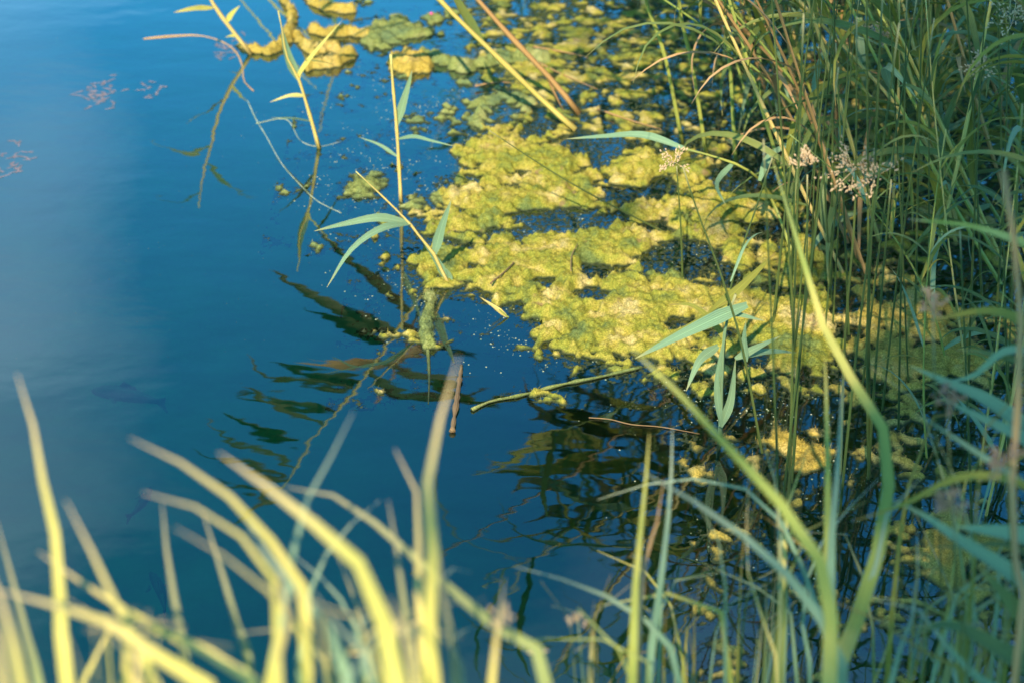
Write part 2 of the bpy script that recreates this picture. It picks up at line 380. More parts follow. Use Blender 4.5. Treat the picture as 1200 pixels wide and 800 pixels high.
def crust(name, mat, dens, box, step, hmax=0.015, skirt=-0.0036, n1=0.55, n2=0.50, parent=None, scum=None, hair=6000):
    """dens(px, py) -> about -1 (none) .. 1 (full); box in photograph pixels"""
    c = [G(box[0], box[1]), G(box[2], box[1]), G(box[0], box[3]), G(box[2], box[3])]
    x0, x1 = min(p.x for p in c), max(p.x for p in c); y0, y1 = min(p.y for p in c), max(p.y for p in c)
    X, Y_ = np.meshgrid(np.arange(x0, x1, step), np.arange(y0, y1, step))
    wx = X + 0.02 * pnoise(X * 9, Y_ * 9, 5); wy = Y_ + 0.02 * pnoise(X * 9, Y_ * 9, 6)
    px, py = to_px(X, Y_)
    cell = 0.42 - worley(wx * 17, wy * 17, 3)
    s = dens(px, py) + n1 * pnoise(wx * 8, wy * 8, 1) + n2 * 1.15 * pnoise(wx * 20, wy * 20, 2) + 0.52 * pnoise(wx * 48, wy * 48, 3) + 0.13 * pnoise(X * 120, Y_ * 120, 4) + 0.45 * cell
    if scum: s = np.where(s < 0, np.maximum(s, np.where(scum(px, py), -0.05, -9)), s)
    l1 = np.sqrt(np.clip(1 - (worley(wx * 20, wy * 20, 1) / 0.85) ** 2, 0, 1))
    l2 = np.sqrt(np.clip(1 - (worley(wx * 48, wy * 48, 2) / 0.85) ** 2, 0, 1))
    up = np.clip(s * 1.3, 0, 1) ** 0.75
    fz = pnoise(X * 75, Y_ * 75, 9); up = up * np.clip(1 + 0.22 * fz, 0.3, 1.4)
    h = np.where(s > 0, hmax * up * (0.25 + 0.8 * l1 + 0.5 * l2) + 0.0030 * pnoise(X * 120, Y_ * 120, 7) * up + 0.0012 * pnoise(X * 260, Y_ * 260, 8) * up, 0.0022 * pnoise(X * 95, Y_ * 95, 10) + 0.0024 * pnoise(X * 170, Y_ * 170, 11) + 0.0055 * s)
    keep = h > skirt
    ny, nx = X.shape
    f = keep[:-1, :-1] & keep[1:, :-1] & keep[:-1, 1:] & keep[1:, 1:]
    idx = np.full(X.shape, -1, np.int64); used = np.zeros(X.shape, bool)
    for a, b in ((0, 0), (0, 1), (1, 0), (1, 1)): used[a:ny - 1 + a, b:nx - 1 + b] |= f
    idx[used] = np.arange(used.sum())
    q = np.stack([idx[:-1, :-1], idx[:-1, 1:], idx[1:, 1:], idx[1:, :-1]], -1)[f]
    V = np.stack([X, Y_, h], -1)[used].astype(np.float32)
    me = bpy.data.meshes.new(name)
    me.vertices.add(len(V)); me.vertices.foreach_set('co', V.ravel())
    me.loops.add(len(q) * 4); me.loops.foreach_set('vertex_index', q.ravel().astype(np.int32))
    me.polygons.add(len(q)); me.polygons.foreach_set('loop_start', np.arange(0, len(q) * 4, 4, dtype=np.int32))
    me.polygons.foreach_set('use_smooth', np.ones(len(q), bool))
    me.update(calc_edges=True); me.validate()
    me.materials.append(mat)
    o = bpy.data.objects.new(name, me); col.objects.link(o)
    if parent: o.parent = parent
    # fine filaments that fray the crust and its edges
    if hair:
        cand = V[(V[:, 2] > -0.001)]
        if len(cand):
            nh = min(hair, len(cand) * 2)
            p = cand[rng.integers(0, len(cand), nh)] + np.stack([rng.normal(0, .002, nh), rng.normal(0, .002, nh), np.zeros(nh)], -1)
            d = rng.normal(size=(nh, 3)) * [1, 1, .45]; d[:, 2] = np.abs(d[:, 2]) * np.where(p[:, 2] > .003, 1, .2); d /= np.linalg.norm(d, axis=1)[:, None]
            ln_ = rng.uniform(.004, .013, nh)[:, None]; sd_ = np.cross(d, [0, 0.3, 1.0]); sd_ /= np.linalg.norm(sd_, axis=1)[:, None] + 1e-9; sd_ *= .0005
            hv = np.stack([p - sd_, p + sd_, p + d * ln_], 1).reshape(-1, 3)
            hm = mesh('filaments', hv, np.arange(nh * 3).reshape(-1, 3).tolist(), mat, o, smooth=False); hm['kind'] = 'stuff'
    return o

MAIN = [(478, 300), (492, 262), (540, 240), (520, 215), (560, 205), (545, 175), (590, 150), (650, 150), (700, 168), (770, 172), (840, 190),
        (905, 195), (950, 235), (985, 290), (990, 380), (1000, 440), (940, 462), (870, 448), (800, 447), (735, 438), (672, 425), (655, 398), (625, 372), (585, 352), (545, 345), (500, 340)]
HOLES = [(668, 262, 44, 15, 1.8), (612, 258, 26, 9, 0.8), (795, 305, 50, 16, 2.0), (735, 228, 30, 10, 1.5), (700, 318, 22, 9, 1.2), (690, 345, 26, 8, 1.6), (860, 330, 30, 10, 1.2), (795, 380, 22, 10, 1.8), (640, 330, 18, 8, 1.4),
         (905, 270, 30, 14, 1.5), (880, 215, 40, 12, 1.3), (700, 175, 30, 18, 1.2), (560, 272, 26, 7, 0.8), (590, 222, 20, 7, 0.8), (720, 255, 12, 5, 1.0), (650, 295, 12, 4, 1.0), (780, 345, 16, 5, 1.0), (840, 390, 18, 6, 1.2), (610, 205, 14, 5, 1.0), (690, 200, 14, 5, 1.0), (560, 315, 12, 5, 1.0), (730, 400, 12, 4, 0.9), (875, 425, 30, 10, 1.5), (930, 345, 25, 9, 1.2), (760, 270, 20, 8, 1.2), (780, 215, 20, 9, 1.2)]
FULL = [(560, 240, 40, 14, 0.45), (520, 262, 26, 14, 0.5), (510, 300, 24, 18, 0.5), (560, 190, 30, 14, 0.35), (850, 245, 60, 20, 0.35), (930, 400, 50, 30, 0.45), (600, 165, 40, 12, 0.3), (690, 235, 60, 10, 0.3), (640, 310, 70, 28, 0.5), (740, 370, 90, 40, 0.6), (690, 285, 60, 18, 0.4), (600, 320, 40, 20, 0.5), (740, 290, 50, 20, 0.5), (880, 380, 70, 30, 0.4), (640, 190, 50, 22, 0.5), (770, 195, 50, 14, 0.3), (620, 235, 60, 14, 0.4)]
def dens_main(px, py):
    d = inside_soft(px, py, MAIN, 46) * 0.50 - 0.14
    for cx, cy, rx, ry, a in HOLES: d = d - a * blob(px, py, cx, cy, rx, ry)
    for cx, cy, rx, ry, a in FULL: d = d + a * blob(px, py, cx, cy, rx, ry)
    return d
a = crust('algae_mat', M_ALGAE, dens_main, (440, 120, 1030, 480), 0.0032, scum=dens0, hair=50000)
tag(a, 'large lumpy yellow-green algae mat floating in the middle of the pond', 'algae mat')
def dens_bed(px, py):
    d = np.full(px.shape, -0.12)
    for cx, cy, rx, ry, a in [(640, 75, 90, 45, 0.35), (760, 60, 120, 50, 0.2), (1070, 70, 130, 60, 0.15), (1080, 150, 120, 50, 0.25), (900, 130, 90, 30, 0.1)]:
        d = d + a * blob(px, py, cx, cy, rx, ry)
    return d - 2.0 * np.clip((560 + (py - 60) * 0.3 - px) / 60, 0, 1) - 1.5 * (inside_soft(px, py, MAIN, 10) > -0.9)
a = crust('scattered_algae', M_ALGAE, dens_bed, (540, -60, 1260, 330), 0.005, 0.008, n1=0.40, n2=0.70, scum=lambda px, py: (px > 615 + py * 0.2) & (inside_soft(px, py, MAIN, 10) < -0.5) & (pnoise(px * .03, py * .05, 3) > -0.25), hair=30000)
tag(a, 'scattered flecks of yellow algae in the shade among the reed stems', 'algae', None, 'stuff')
def dens_right(px, py):
    d = inside_soft(px, py, [(975, 330), (1040, 335), (1120, 365), (1180, 400), (1180, 445), (1060, 465), (985, 460)], 46) * 0.6 + 0.0
    return d
tag(crust('algae_patch', M_ALGAE_Y, dens_right, (940, 300, 1220, 495), 0.0045, 0.011, n2=0.65), 'dull yellow algae patch in shade right of the big mat', 'algae patch')
def polyd(poly, soft, add=0.1, k=0.8): return lambda px, py: inside_soft(px, py, poly, soft) * k + add
tag(crust('algae_patch', M_ALGAE_Y, polyd([(1080, 610), (1120, 595), (1165, 625), (1170, 670), (1120, 680), (1085, 655)], 36, 0.05), (1030, 560, 1220, 710), 0.004, 0.008, n1=0.5, n2=0.8), 'mustard algae patch behind the broad leaves at lower right', 'algae patch')
tag(crust('algae_patch', M_ALGAE_Y, polyd([(900, 500), (960, 490), (985, 530), (960, 560), (915, 548)], 34, -0.12), (870, 465, 1020, 590), 0.004, 0.007, n1=0.6, n2=0.8), 'small brownish algae patch between the rush stems below the big mat', 'algae patch')
tag(crust('algae_patch', M_ALGAE_Y, polyd([(460, 72), (475, 65), (500, 68), (507, 80), (480, 87), (463, 82)], 10, 0.3), (440, 50, 530, 100), 0.005, 0.02, n1=0.25, n2=0.25), 'bright yellow algae lump at the left end of the pale strand', 'algae patch')
tag(crust('algae_strand', M_ALGAE_G, lambda px, py: 1.0 - line_d(px, py, [(495, 68), (520, 74), (545, 82), (570, 76), (600, 70), (640, 72)]) / 8.0, (485, 50, 660, 100), 0.005, 0.02, n1=0.3, n2=0.4), 'pale green algae strand running right from the bright yellow lump', 'algae strand')
tag(crust('algae_patch', M_ALGAE_G, polyd([(425, 45), (445, 30), (475, 25), (497, 38), (485, 48), (440, 55)], 14, 0.3), (405, 10, 515, 70), 0.005, 0.014), 'pale green algae patch above the bright yellow lump', 'algae patch')
tag(crust('algae_strand', M_ALGAE_Y, lambda px, py: 1.0 - line_d(px, py, [(355, -14), (362, 2), (378, 11), (395, 12), (412, 14)]) / 5.0, (340, -30, 430, 30), 0.005, 0.016, n1=0.2, n2=0.3), 'curled yellow algae rope at the top edge above the left reeds', 'algae strand')
tag(crust('algae_strand', M_ALGAE_Y, lambda px, py: 1.0 - line_d(px, py, [(333, 2), (343, 16), (341, 33), (338, 45), (325, 58), (313, 63), (298, 60), (282, 56)]) / (5.0 + 4.0 * blob(px, py, 335, 48, 22, 14)), (265, -15, 365, 80), 0.005, 0.016, n1=0.2, n2=0.3), 'hooked orange-yellow algae rope beside the base of the leftmost reed', 'algae strand')
def dens_coil(px, py):
    return 1.0 - np.minimum(line_d(px, py, [(347, 44), (356, 52), (365, 60), (390, 58), (410, 66), (395, 75), (365, 80)]) / 7.5, line_d(px, py, [(365, 36), (380, 41), (410, 40), (430, 45)]) / 5.5)
tag(crust('algae_patch', M_ALGAE_Y, dens_coil, (335, 20, 445, 105), 0.005, 0.018, n1=0.35, n2=0.5), 'tangled yellow-brown algae coils behind the reed with the forked top', 'algae patch')
tag(crust('algae_patch', M_ALGAE_G, polyd([(415, 210), (435, 204), (450, 212), (452, 228), (425, 232), (412, 225)], 14, 0.0), (395, 190, 470, 245), 0.004, 0.010), 'small grey-green algae ring left of the thin upright reed', 'algae patch')
tag(crust('algae_strand', M_ALGAE_G, lambda px, py: 1.0 - line_d(px, py, [(505, 352), (501, 370), (499, 392), (502, 405)]) / 7.0, (480, 340, 525, 415), 0.0032, 0.015, n1=0.2, n2=0.3), 'short algae tail hanging from the lower left corner of the big mat', 'algae strand')
def dens_fringe(px, py):
    return 0.1 - 0.75 + 0.75 * blob(px, py, 600, 120, 40, 30) + 0.7 * blob(px, py, 540, 140, 40, 25) + 0.6 * blob(px, py, 505, 235, 35, 20) + 0.5 * blob(px, py, 470, 150, 30, 12) + 0.45 * blob(px, py, 530, 20, 60, 14) + 0.5 * blob(px, py, 430, 88, 50, 8) + 0.4 * blob(px, py, 560, 265, 60, 25) - 1.5 * (inside_soft(px, py, MAIN, 10) > 0.9)
tag(crust('algae_flecks', M_ALGAE_G, dens_fringe, (380, 0, 700, 300), 0.0045, 0.012), 'loose grey-green algae flecks drifting off the upper left of the mat', 'algae', None, 'stuff')
tag(crust('algae_crumbs', M_ALGAE_Y, lambda px, py: -0.50 + 0.35 * blob(px, py, 1120, 690, 120, 110) + 0.3 * blob(px, py, 1000, 560, 160, 60), (820, 440, 1260, 810), 0.0045, 0.010), 'brown algae crumbs floating in the shaded lower right water', 'algae', None, 'stuff')

# floating specks
def specks():
    vs_, fs = [], []
    def add(x, y, r, h):
        k = len(vs_); n = 6; a0 = random.random() * 6.28
        for i in range(n):
            a = a0 + 2 * math.pi * i / n; rr = r * random.uniform(0.7, 1.2)
            vs_.append((x + rr * math.cos(a), y + rr * math.sin(a), -0.001))
        vs_.append((x, y, h))
        for i in range(n): fs.append((k + i, k + (i + 1) % n, k + n))
    zones = [(480, 170, 60, 60, 900), (520, 240, 60, 40, 700), (410, 215, 40, 25, 300), (430, 70, 60, 40, 350), (520, 110, 60, 30, 350), (520, 345, 50, 25, 450), (640, 400, 40, 20, 350),
             (680, 262, 60, 20, 450), (800, 300, 60, 20, 400), (880, 460, 70, 25, 450), (1050, 480, 120, 50, 600), (1000, 600, 120, 80, 500), (720, 120, 100, 40, 400), (950, 150, 200, 80, 500), (340, 110, 60, 40, 60)]
    for cx, cy, sx, sy, n in zones:
        for _ in range(n):
            p = G(random.gauss(cx, sx), random.gauss(cy, sy)); 
            if pnoise(np.array(p.x * 12), np.array(p.y * 12), 9) < -0.05: continue
            r = random.choice((0.0009, 0.0012, 0.0015, 0.002, 0.003)); add(p.x, p.y, r, r * 0.5)
    for _ in range(150):
        p = G(random.uniform(0, 420), random.uniform(0, 420)); add(p.x, p.y, random.uniform(.0005, .0012), 0.0006)
    return mesh('floating_specks', vs_, fs, M_SPECK)
tag(specks(), 'tiny pale bubbles and specks floating round the algae', 'specks', None, 'stuff')

# ------------------------------------------------------------------ plants: builders
def stalk(name, label, cat, stem, r0, r1, leaves, mstem=None, mleaf=None, group=None, n=12, nodes=3, part='stem'):
    """stem: points base..tip; leaves: (points base..tip, width in metres[, material])"""
    base = Vector(stem[0]); e = empty(name, base)
    tag(e, label, cat, group)
    tube(part, stem, r0, r1, mstem or M_STEM, e, base, n=n, nodes=nodes)
    for lf in leaves:
        ribbon('leaf', lf[0], lf[1], lf[2] if len(lf) > 2 else (mleaf or M_LEAF), e, base, hint=lf[3] if len(lf) > 3 else None, roll=random.uniform(-0.35, 0.35), twist=random.uniform(-0.5, 0.5))
    return e
def pw(p, px): return px * depth(p) * K                        # a width in photograph pixels at a point, in metres
def pts(fn, lst, y, dy=0.0):
    n = len(lst); return [fn(a, b, y + dy * i / max(1, n - 1)) for i, (a, b) in enumerate(lst)]
def lf(fn, lst, y, wpx, mat=None, dy=0.0, real=False):
    P = pts(fn, lst, y, dy); q = P[0]
    if fn is MR: q = Vector((q.x, q.y, -q.z))
    w_ = pw(q, wpx) * (1.3 if fn is MR else 1.0)
    return (P, w_, mat or M_LEAF, Vector((0, -0.9, -0.35)) if fn is MR else None)
def flower_cluster(parent, base, at, size, lean, mat=None, n=90):
    vs_, fs = [], []
    at = Vector(at) - base
    for _ in range(9):
        d = Vector((random.gauss(0, 0.6) + lean.x, random.gauss(0, 0.5) + lean.y, random.gauss(0, 0.5) + lean.z)).normalized()
        Lb = size * random.uniform(0.5, 1.1); q = at + d * Lb
        s = d.cross(Vector((0, 0, 1))).normalized() * 0.0006
        k = len(vs_); vs_ += [at - s, at + s, q + s, q - s]; fs.append((k, k + 1, k + 2, k + 3))
        for _ in range(n // 9):
            t = random.uniform(0.45, 1.05); c = at + d * Lb * t + Vector([random.gauss(0, size * 0.11) for _ in range(3)])
            dd = (d + Vector([random.gauss(0, 0.6) for _ in range(3)])).normalized(); l = random.uniform(0.005, 0.0095)
            a_ = dd.orthogonal().normalized(); b_ = dd.cross(a_); r = 0.0019; k = len(vs_)
            vs_ += [c, c + dd * l * .5 + a_ * r, c + dd * l * .5 + b_ * r, c + dd * l * .5 - a_ * r, c + dd * l * .5 - b_ * r, c + dd * l]
            for j in range(4): fs += [(k, k + 1 + j, k + 1 + (j + 1) % 4), (k + 5, k + 1 + (j + 1) % 4, k + 1 + j)]
    return mesh('flower_cluster', vs_, fs, mat or M_FLOWER, parent, uvs=[(0.5, 0.3)] * len(vs_), smooth=False)

# ------------------------------------------------------------------ plants growing out of the open water
Yb = G(672, 150).y
# tall reed leaning left, whose mirrored leaves fill the middle of the pond
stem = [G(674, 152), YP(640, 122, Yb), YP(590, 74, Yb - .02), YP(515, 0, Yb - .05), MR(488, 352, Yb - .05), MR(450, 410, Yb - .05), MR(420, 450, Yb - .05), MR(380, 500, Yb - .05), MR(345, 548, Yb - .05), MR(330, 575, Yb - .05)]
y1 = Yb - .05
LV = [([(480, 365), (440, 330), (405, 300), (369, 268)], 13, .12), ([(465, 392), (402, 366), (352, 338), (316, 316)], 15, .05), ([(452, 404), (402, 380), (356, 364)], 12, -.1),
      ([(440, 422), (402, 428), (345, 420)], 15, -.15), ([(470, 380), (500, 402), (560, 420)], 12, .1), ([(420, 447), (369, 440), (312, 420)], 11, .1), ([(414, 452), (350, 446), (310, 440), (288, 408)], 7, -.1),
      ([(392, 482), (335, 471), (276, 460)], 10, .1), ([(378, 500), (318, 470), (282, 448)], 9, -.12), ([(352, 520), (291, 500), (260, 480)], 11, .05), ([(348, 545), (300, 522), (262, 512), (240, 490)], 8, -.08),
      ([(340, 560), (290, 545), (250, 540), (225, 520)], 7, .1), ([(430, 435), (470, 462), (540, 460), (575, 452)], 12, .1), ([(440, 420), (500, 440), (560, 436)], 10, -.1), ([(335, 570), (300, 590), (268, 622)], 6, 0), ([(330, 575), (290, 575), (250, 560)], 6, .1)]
leaves = [lf(MR, p, y1, wd, (M_DEAD if wd == 15 and dy < 0 else M_LEAF_SHADED), dy) for p, wd, dy in LV]
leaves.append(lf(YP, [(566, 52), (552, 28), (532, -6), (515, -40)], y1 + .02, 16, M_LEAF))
tag(stalk('leaning_reed', 'tall yellow reed leaning left out of the top edge, its leaves mirrored in mid-pond', 'reed', stem, 0.0072, 0.0022, leaves, M_STEM_Y, n=22, nodes=4), None)
yo = G(678, 133).y
stalk('leaning_reed', 'dry orange reed leaning left just right of the tall yellow one', 'reed',
      [G(678, 133), YP(650, 98, yo), YP(600, 45, yo), YP(560, 0, yo), YP(500, -70, yo), MR(470, 420, yo - .1), MR(440, 470, yo - .1)], 0.0075, 0.002,
      [lf(MR, [(520, 400), (470, 420), (420, 440)], yo, 10, M_DEAD, .1), lf(MR, [(500, 440), (560, 470), (620, 460)], yo, 12, M_LEAF_OLIVE), lf(YP, [(640, 86), (650, 110), (663, 135)], yo, 5, M_DEAD)], M_STEM_O, n=16, nodes=4)
# reeds whose mirror images hang in the water below the mat
def mirror_reed(label, b, real, refl, lv, mst=None):
    yb = G(*b).y
    st = [G(*b)] + [YP(x, y, yb) for x, y in real] + [MR(x, y, yb - .05) for x, y in refl]
    stalk('leaning_reed', label, 'reed', st, 0.005, 0.0018, [lf(MR, p, yb - .05, w_, random.choice((M_LEAF_SHADED, M_LEAF_SHADED, M_LEAF_OLIVE)), d_) for p, w_, d_ in lv], mst or M_STEM, n=18, nodes=4)
mirror_reed('arching green reed at the edge of the bed, left of the other two arching ones', (800, 168), [(778, 60), (752, -20)], [(735, 440), (705, 520), (668, 590), (630, 640)],
    [([(705, 520), (650, 515), (590, 540), (570, 536)], 16, .1), ([(700, 528), (640, 548), (572, 545)], 15, -.1), ([(690, 555), (720, 590), (735, 640)], 9, .1), ([(715, 500), (660, 480), (620, 490)], 13, .1), ([(720, 490), (670, 500), (625, 470), (615, 440)], 10, -.1),
     ([(680, 575), (620, 560), (600, 575)], 9, .1), ([(668, 590), (630, 605), (612, 612)], 7, 0), ([(640, 625), (665, 640), (640, 655)], 6, 0), ([(650, 600), (690, 610), (730, 590)], 8, .1), ([(730, 470), (690, 460), (660, 440)], 14, .15), ([(700, 540), (660, 530), (610, 512)], 12, .2)])
mirror_reed('arching green reed at the edge of the bed, middle of the three arching ones', (828, 182), [(812, 80), (795, -10)], [(785, 450), (765, 520), (740, 580), (715, 620), (690, 660)],
    [([(770, 500), (720, 510), (670, 500), (640, 480)], 15, .1), ([(760, 530), (700, 545), (640, 540)], 14, -.1), ([(745, 565), (700, 580), (660, 575)], 12, .1), ([(735, 585), (690, 590), (655, 625), (640, 645)], 10, -.1), ([(765, 515), (800, 560), (810, 600)], 9, .1), ([(720, 610), (690, 620), (650, 610)], 8, .1), ([(775, 480), (730, 470), (690, 450)], 13, .1), ([(750, 550), (800, 590), (850, 610), (895, 606)], 9, .0)])
mirror_reed('arching green reed at the edge of the bed, rightmost of the three arching ones', (862, 190), [(856, 80), (850, -10)], [(835, 470), (825, 540), (805, 620), (790, 690)],
    [([(830, 510), (780, 520), (740, 500), (710, 480)], 14, .1), ([(828, 530), (870, 570), (900, 620)], 10, .1), ([(815, 580), (780, 610), (760, 680), (740, 720)], 13, -.1), ([(810, 600), (840, 590), (880, 590)], 10, .1), ([(835, 480), (870, 510), (920, 530)], 9, .1), ([(800, 640), (760, 650), (730, 645)], 8, .1)])
# thin upright reed
yt = G(470, 234).y
stalk('thin_reed', 'thin upright reed with one erect leaf standing in open water left of the mat', 'reed', [G(470, 236), YP(468, 200, yt), YP(465, 150, yt), YP(461, 105, yt), YP(458, 64, yt)], 0.0042, 0.0026,
      [lf(YP, [(465, 146), (472, 122), (479, 98), (483, 82)], yt, 12, M_LEAF_PALE), lf(YP, [(466, 184), (445, 170), (421, 161)], yt, 5, M_LEAF_PALE, .1), lf(YP, [(466, 163), (485, 160), (505, 165), (534, 172)], yt, 6, M_LEAF_PALE, -.1)], M_STEM_Y)
ys = G(526, 333).y
stalk('young_reed', 'young reed with two long pale leaves arching left from the mat edge', 'reed', [G(527, 334), YP(518, 318, ys), YP(508, 297, ys), YP(493, 279, ys), YP(480, 262, ys), YP(448, 230, ys), YP(417, 201, ys)], 0.0036, 0.001,
      [lf(YP, [(481, 262), (445, 255), (405, 262), (368, 271)], ys, 12, M_LEAF_PALE, -.08), lf(YP, [(481, 262), (448, 267), (412, 292), (383, 337)], ys, 10, M_LEAF_PALE, -.15), lf(YP, [(509, 298), (517, 268), (529, 234)], ys, 13, M_LEAF_PALE), lf(YP, [(526, 330), (510, 303), (492, 278)], ys, 11, M_LEAF_PALE), lf(YP, [(528, 330), (526, 322), (522, 314)], ys, 8, M_LEAF_PALE)], M_STEM_Y)
yf = G(373, 173).y
stalk('forked_reed', 'lit reed with a forked top standing alone in open water', 'reed', [G(374, 174), YP(366, 145, yf), YP(358, 118, yf), YP(350, 93, yf), YP(336, 66, yf), YP(331, 37, yf), YP(326, 13, yf)], 0.0048, 0.0012,
      [lf(YP, [(350, 93), (352, 84), (370, 60), (401, 24)], yf, 9, M_BLADE), lf(YP, [(350, 93), (340, 72), (333, 48), (330, 30)], yf, 14, M_LEAF_PALE), lf(YP, [(357, 113), (340, 112), (316, 120)], yf, 9, M_BLADE, .1), lf(YP, [(363, 142), (345, 139), (317, 138)], yf, 8, M_LEAF_PALE, -.1), lf(YP, [(358, 70), (375, 72), (392, 76)], yf, 6, M_BLADE, .1)], M_STEM_Y)
yl = G(294, 64).y
stalk('leftmost_reed', 'leftmost lit reed slanting up and left to the top edge', 'reed', [G(294, 64), YP(277, 42, yl), YP(260, 20, yl), YP(245, -4, yl), YP(228, -40, yl), YP(205, -95, yl), YP(190, -140, yl)], 0.0058, 0.0015,
      [lf(YP, [(250, 9), (228, 10), (203, 15)], yl, 10, M_BLADE, -.1), lf(YP, [(265, 26), (272, 16), (281, 7)], yl, 9, M_BLADE), lf(YP, [(278, 43), (272, 42), (264, 44)], yl, 5, M_BLADE), lf(YP, [(222, -50), (190, -60), (150, -40)], yl, 11, M_LEAF), lf(YP, [(215, -75), (240, -110), (270, -120)], yl, 11, M_LEAF), lf(YP, [(200, -110), (170, -130), (140, -120)], yl, 10, M_LEAF)], M_STEM_Y)
# leaves hanging in from a reed above the top edge
yh = G(420, -40).y
stalk('overhanging_reed', 'reed above the top edge dangling narrow leaf tips over the left water', 'reed', [G(430, -40), YP(400, -120, yh), YP(370, -190, yh), YP(345, -260, yh)], 0.005, 0.002,
      [lf(YP, [(385, -110), (372, -20), (340, 0), (318, 22), (305, 40)], yh, 13, M_LEAF_PALE, -.15), lf(YP, [(370, -150), (300, -60), (292, 0), (283, 20), (285, 35)], yh, 5, M_BLADE, -.1), lf(YP, [(360, -180), (315, -50), (308, -5), (300, 15), (302, 30)], yh, 5, M_BLADE, -.2), lf(YP, [(352, -200), (275, -60), (266, -20), (264, 6)], yh, 5, M_BLADE, -.2), lf(YP, [(400, -100), (330, -40), (312, 0), (303, 28)], yh, 4, M_BLADE, -.1)], M_STEM_Y)
yk = G(740, -70).y
stalk('overhanging_reed', 'olive reed above the top edge trailing long leaves over the top centre algae', 'reed', [G(790, -60), YP(770, -130, yk), YP(735, -190, yk), YP(690, -240, yk)], 0.005, 0.002,
      [lf(YP, q, yk - .1, wd, m, dd) for q, wd, m, dd in (([(770, -120), (690, -40), (655, 20), (625, 92)], 14, M_LEAF, -.15), ([(765, -140), (700, -30), (672, 40), (632, 82)], 12, M_LEAF_OLIVE, -.2), ([(775, -110), (740, -20), (712, 30), (678, 66)], 13, M_LEAF, -.1), ([(735, -180), (640, -60), (612, 0), (600, 60)], 11, M_LEAF_OLIVE, -.2),
       ([(740, -170), (620, -80), (585, -20), (562, 42)], 10, M_LEAF, -.2), ([(760, -150), (760, -40), (745, 10), (712, 52)], 13, M_LEAF_OLIVE, -.1), ([(780, -90), (800, -30), (780, 20), (735, 48)], 12, M_LEAF, -.1))], M_STEM)
# tangle of leaves and rush stems right of the mat centre
yt2 = G(846, 520).y
stalk('reed_clump_stem', 'pale-stemmed reed with broad blue-green leaves fanning over the mat', 'reed', [G(844, 512), YP(846, 440, yt2), YP(850, 385, yt2), YP(862, 345, yt2)], 0.0042, 0.002,
      [lf(YP, [(876, 357), (836, 374), (788, 397), (744, 420)], yt2, 18, M_LEAF_PALE, -.1), lf(YP, [(850, 400), (838, 380), (812, 358), (784, 357)], yt2, 9, M_LEAF_OLIVE, .05), lf(YP, [(842, 405), (820, 422), (804, 458)], yt2, 13, M_LEAF_PALE, -.1), lf(YP, [(862, 420), (880, 414), (905, 411), (933, 413)], yt2, 12, M_LEAF_PALE, .1),
       lf(YP, [(862, 420), (885, 408), (914, 394)], yt2, 11, M_LEAF_PALE, .05), lf(YP, [(874, 424), (872, 400), (874, 376)], yt2, 10, M_LEAF_PALE), lf(YP, [(832, 366), (864, 340), (890, 315), (909, 296)], yt2, 13, M_LEAF_OLIVE, .1), lf(YP, [(856, 330), (872, 290), (884, 276), (894, 272)], yt2, 4, M_LEAF_PALE, .1), lf(YP, [(820, 375), (850, 366), (896, 376)], yt2, 11, M_LEAF_PALE),
       lf(YP, [(844, 500), (856, 470), (862, 420)], yt2, 12, M_LEAF_PALE), lf(YP, [(846, 500), (840, 450), (848, 395)], yt2, 9, M_LEAF_PALE), lf(YP, [(762, 406), (800, 385), (858, 350)], yt2, 5, M_LEAF_OLIVE)], M_LEAF_PALE)
yq = G(895, 520).y
def rush(label, p, y=None, r=0.0028, flower=None, group=None, name='rush_stem', mat=None, lean=Vector((-.3, 0, .3)), size=0.035, rooted=True):
    """p: pixels base..tip; the stem goes down to the pond bed below its base"""
    b = G(*p[0]); y = y or b.y
    P = [b] + [YP(a, c, y) for a, c in p[1:]]
    e = empty(name, b); tag(e, label, 'rush', group)
    P = [b - (P[1] - b).normalized() * 0.05] + P
    tube('stem', P, r, r * 0.45, mat or M_RUSH, e, b, n=12)
    if flower: flower_cluster(e, b, YP(flower[0], flower[1], y), size, lean)
    return e
rush('dark rush stem crossing in front of the pale-stemmed reed, leaning left', [(893, 530), (871, 412), (847, 328), (818, 250), (800, 195)])
rush('dark rush stem leaning right across the pale-stemmed reed', [(846, 505), (848, 420), (858, 330), (884, 250), (905, 185)])
rush('thin dark stem lying slantwise over the upper mat', [(776, 271), (700, 232), (643, 199), (573, 153)], r=0.0022)
for k, (lb, pth, fl) in enumerate([
    ('rush stem right of the mat ending in a loose narrow flower head', [(928, 565), (936, 440), (945, 320), (946, 205)], (945, 195)),
    ('tall dark rush stem carrying the paler left flower tuft near the right centre', [(985, 555), (990, 400), (1000, 280), (1003, 205), (1004, 20)], (1000, 200)),
    ('tall dark rush stem carrying the brown right flower tuft near the right centre', [(1018, 560), (1016, 400), (1020, 300), (1026, 180), (1035, -20)], (1025, 208)),
    ('dark rush stem with a flower tuft at the top right corner', [(1165, 410), (1175, 250), (1180, 120), (1184, 0)], (1186, 28)),
    ('dark rush stem with a small tuft halfway up near the right edge', [(1135, 440), (1140, 300), (1150, 80), (1160, -40)], (1151, 82)),
    ('rush stem with a tuft among the leaves at the top centre right', [(950, 330), (962, 180), (975, 60), (985, -30)], (1032, 42)),
    ('leaning rush stem with a tuft above the mat', [(800, 330), (798, 270), (793, 195)], (790, 190))]):
    rush(lb, pth, flower=fl, size=0.05 if k in (1, 2, 3) else 0.03)
rnd = random.Random(11)
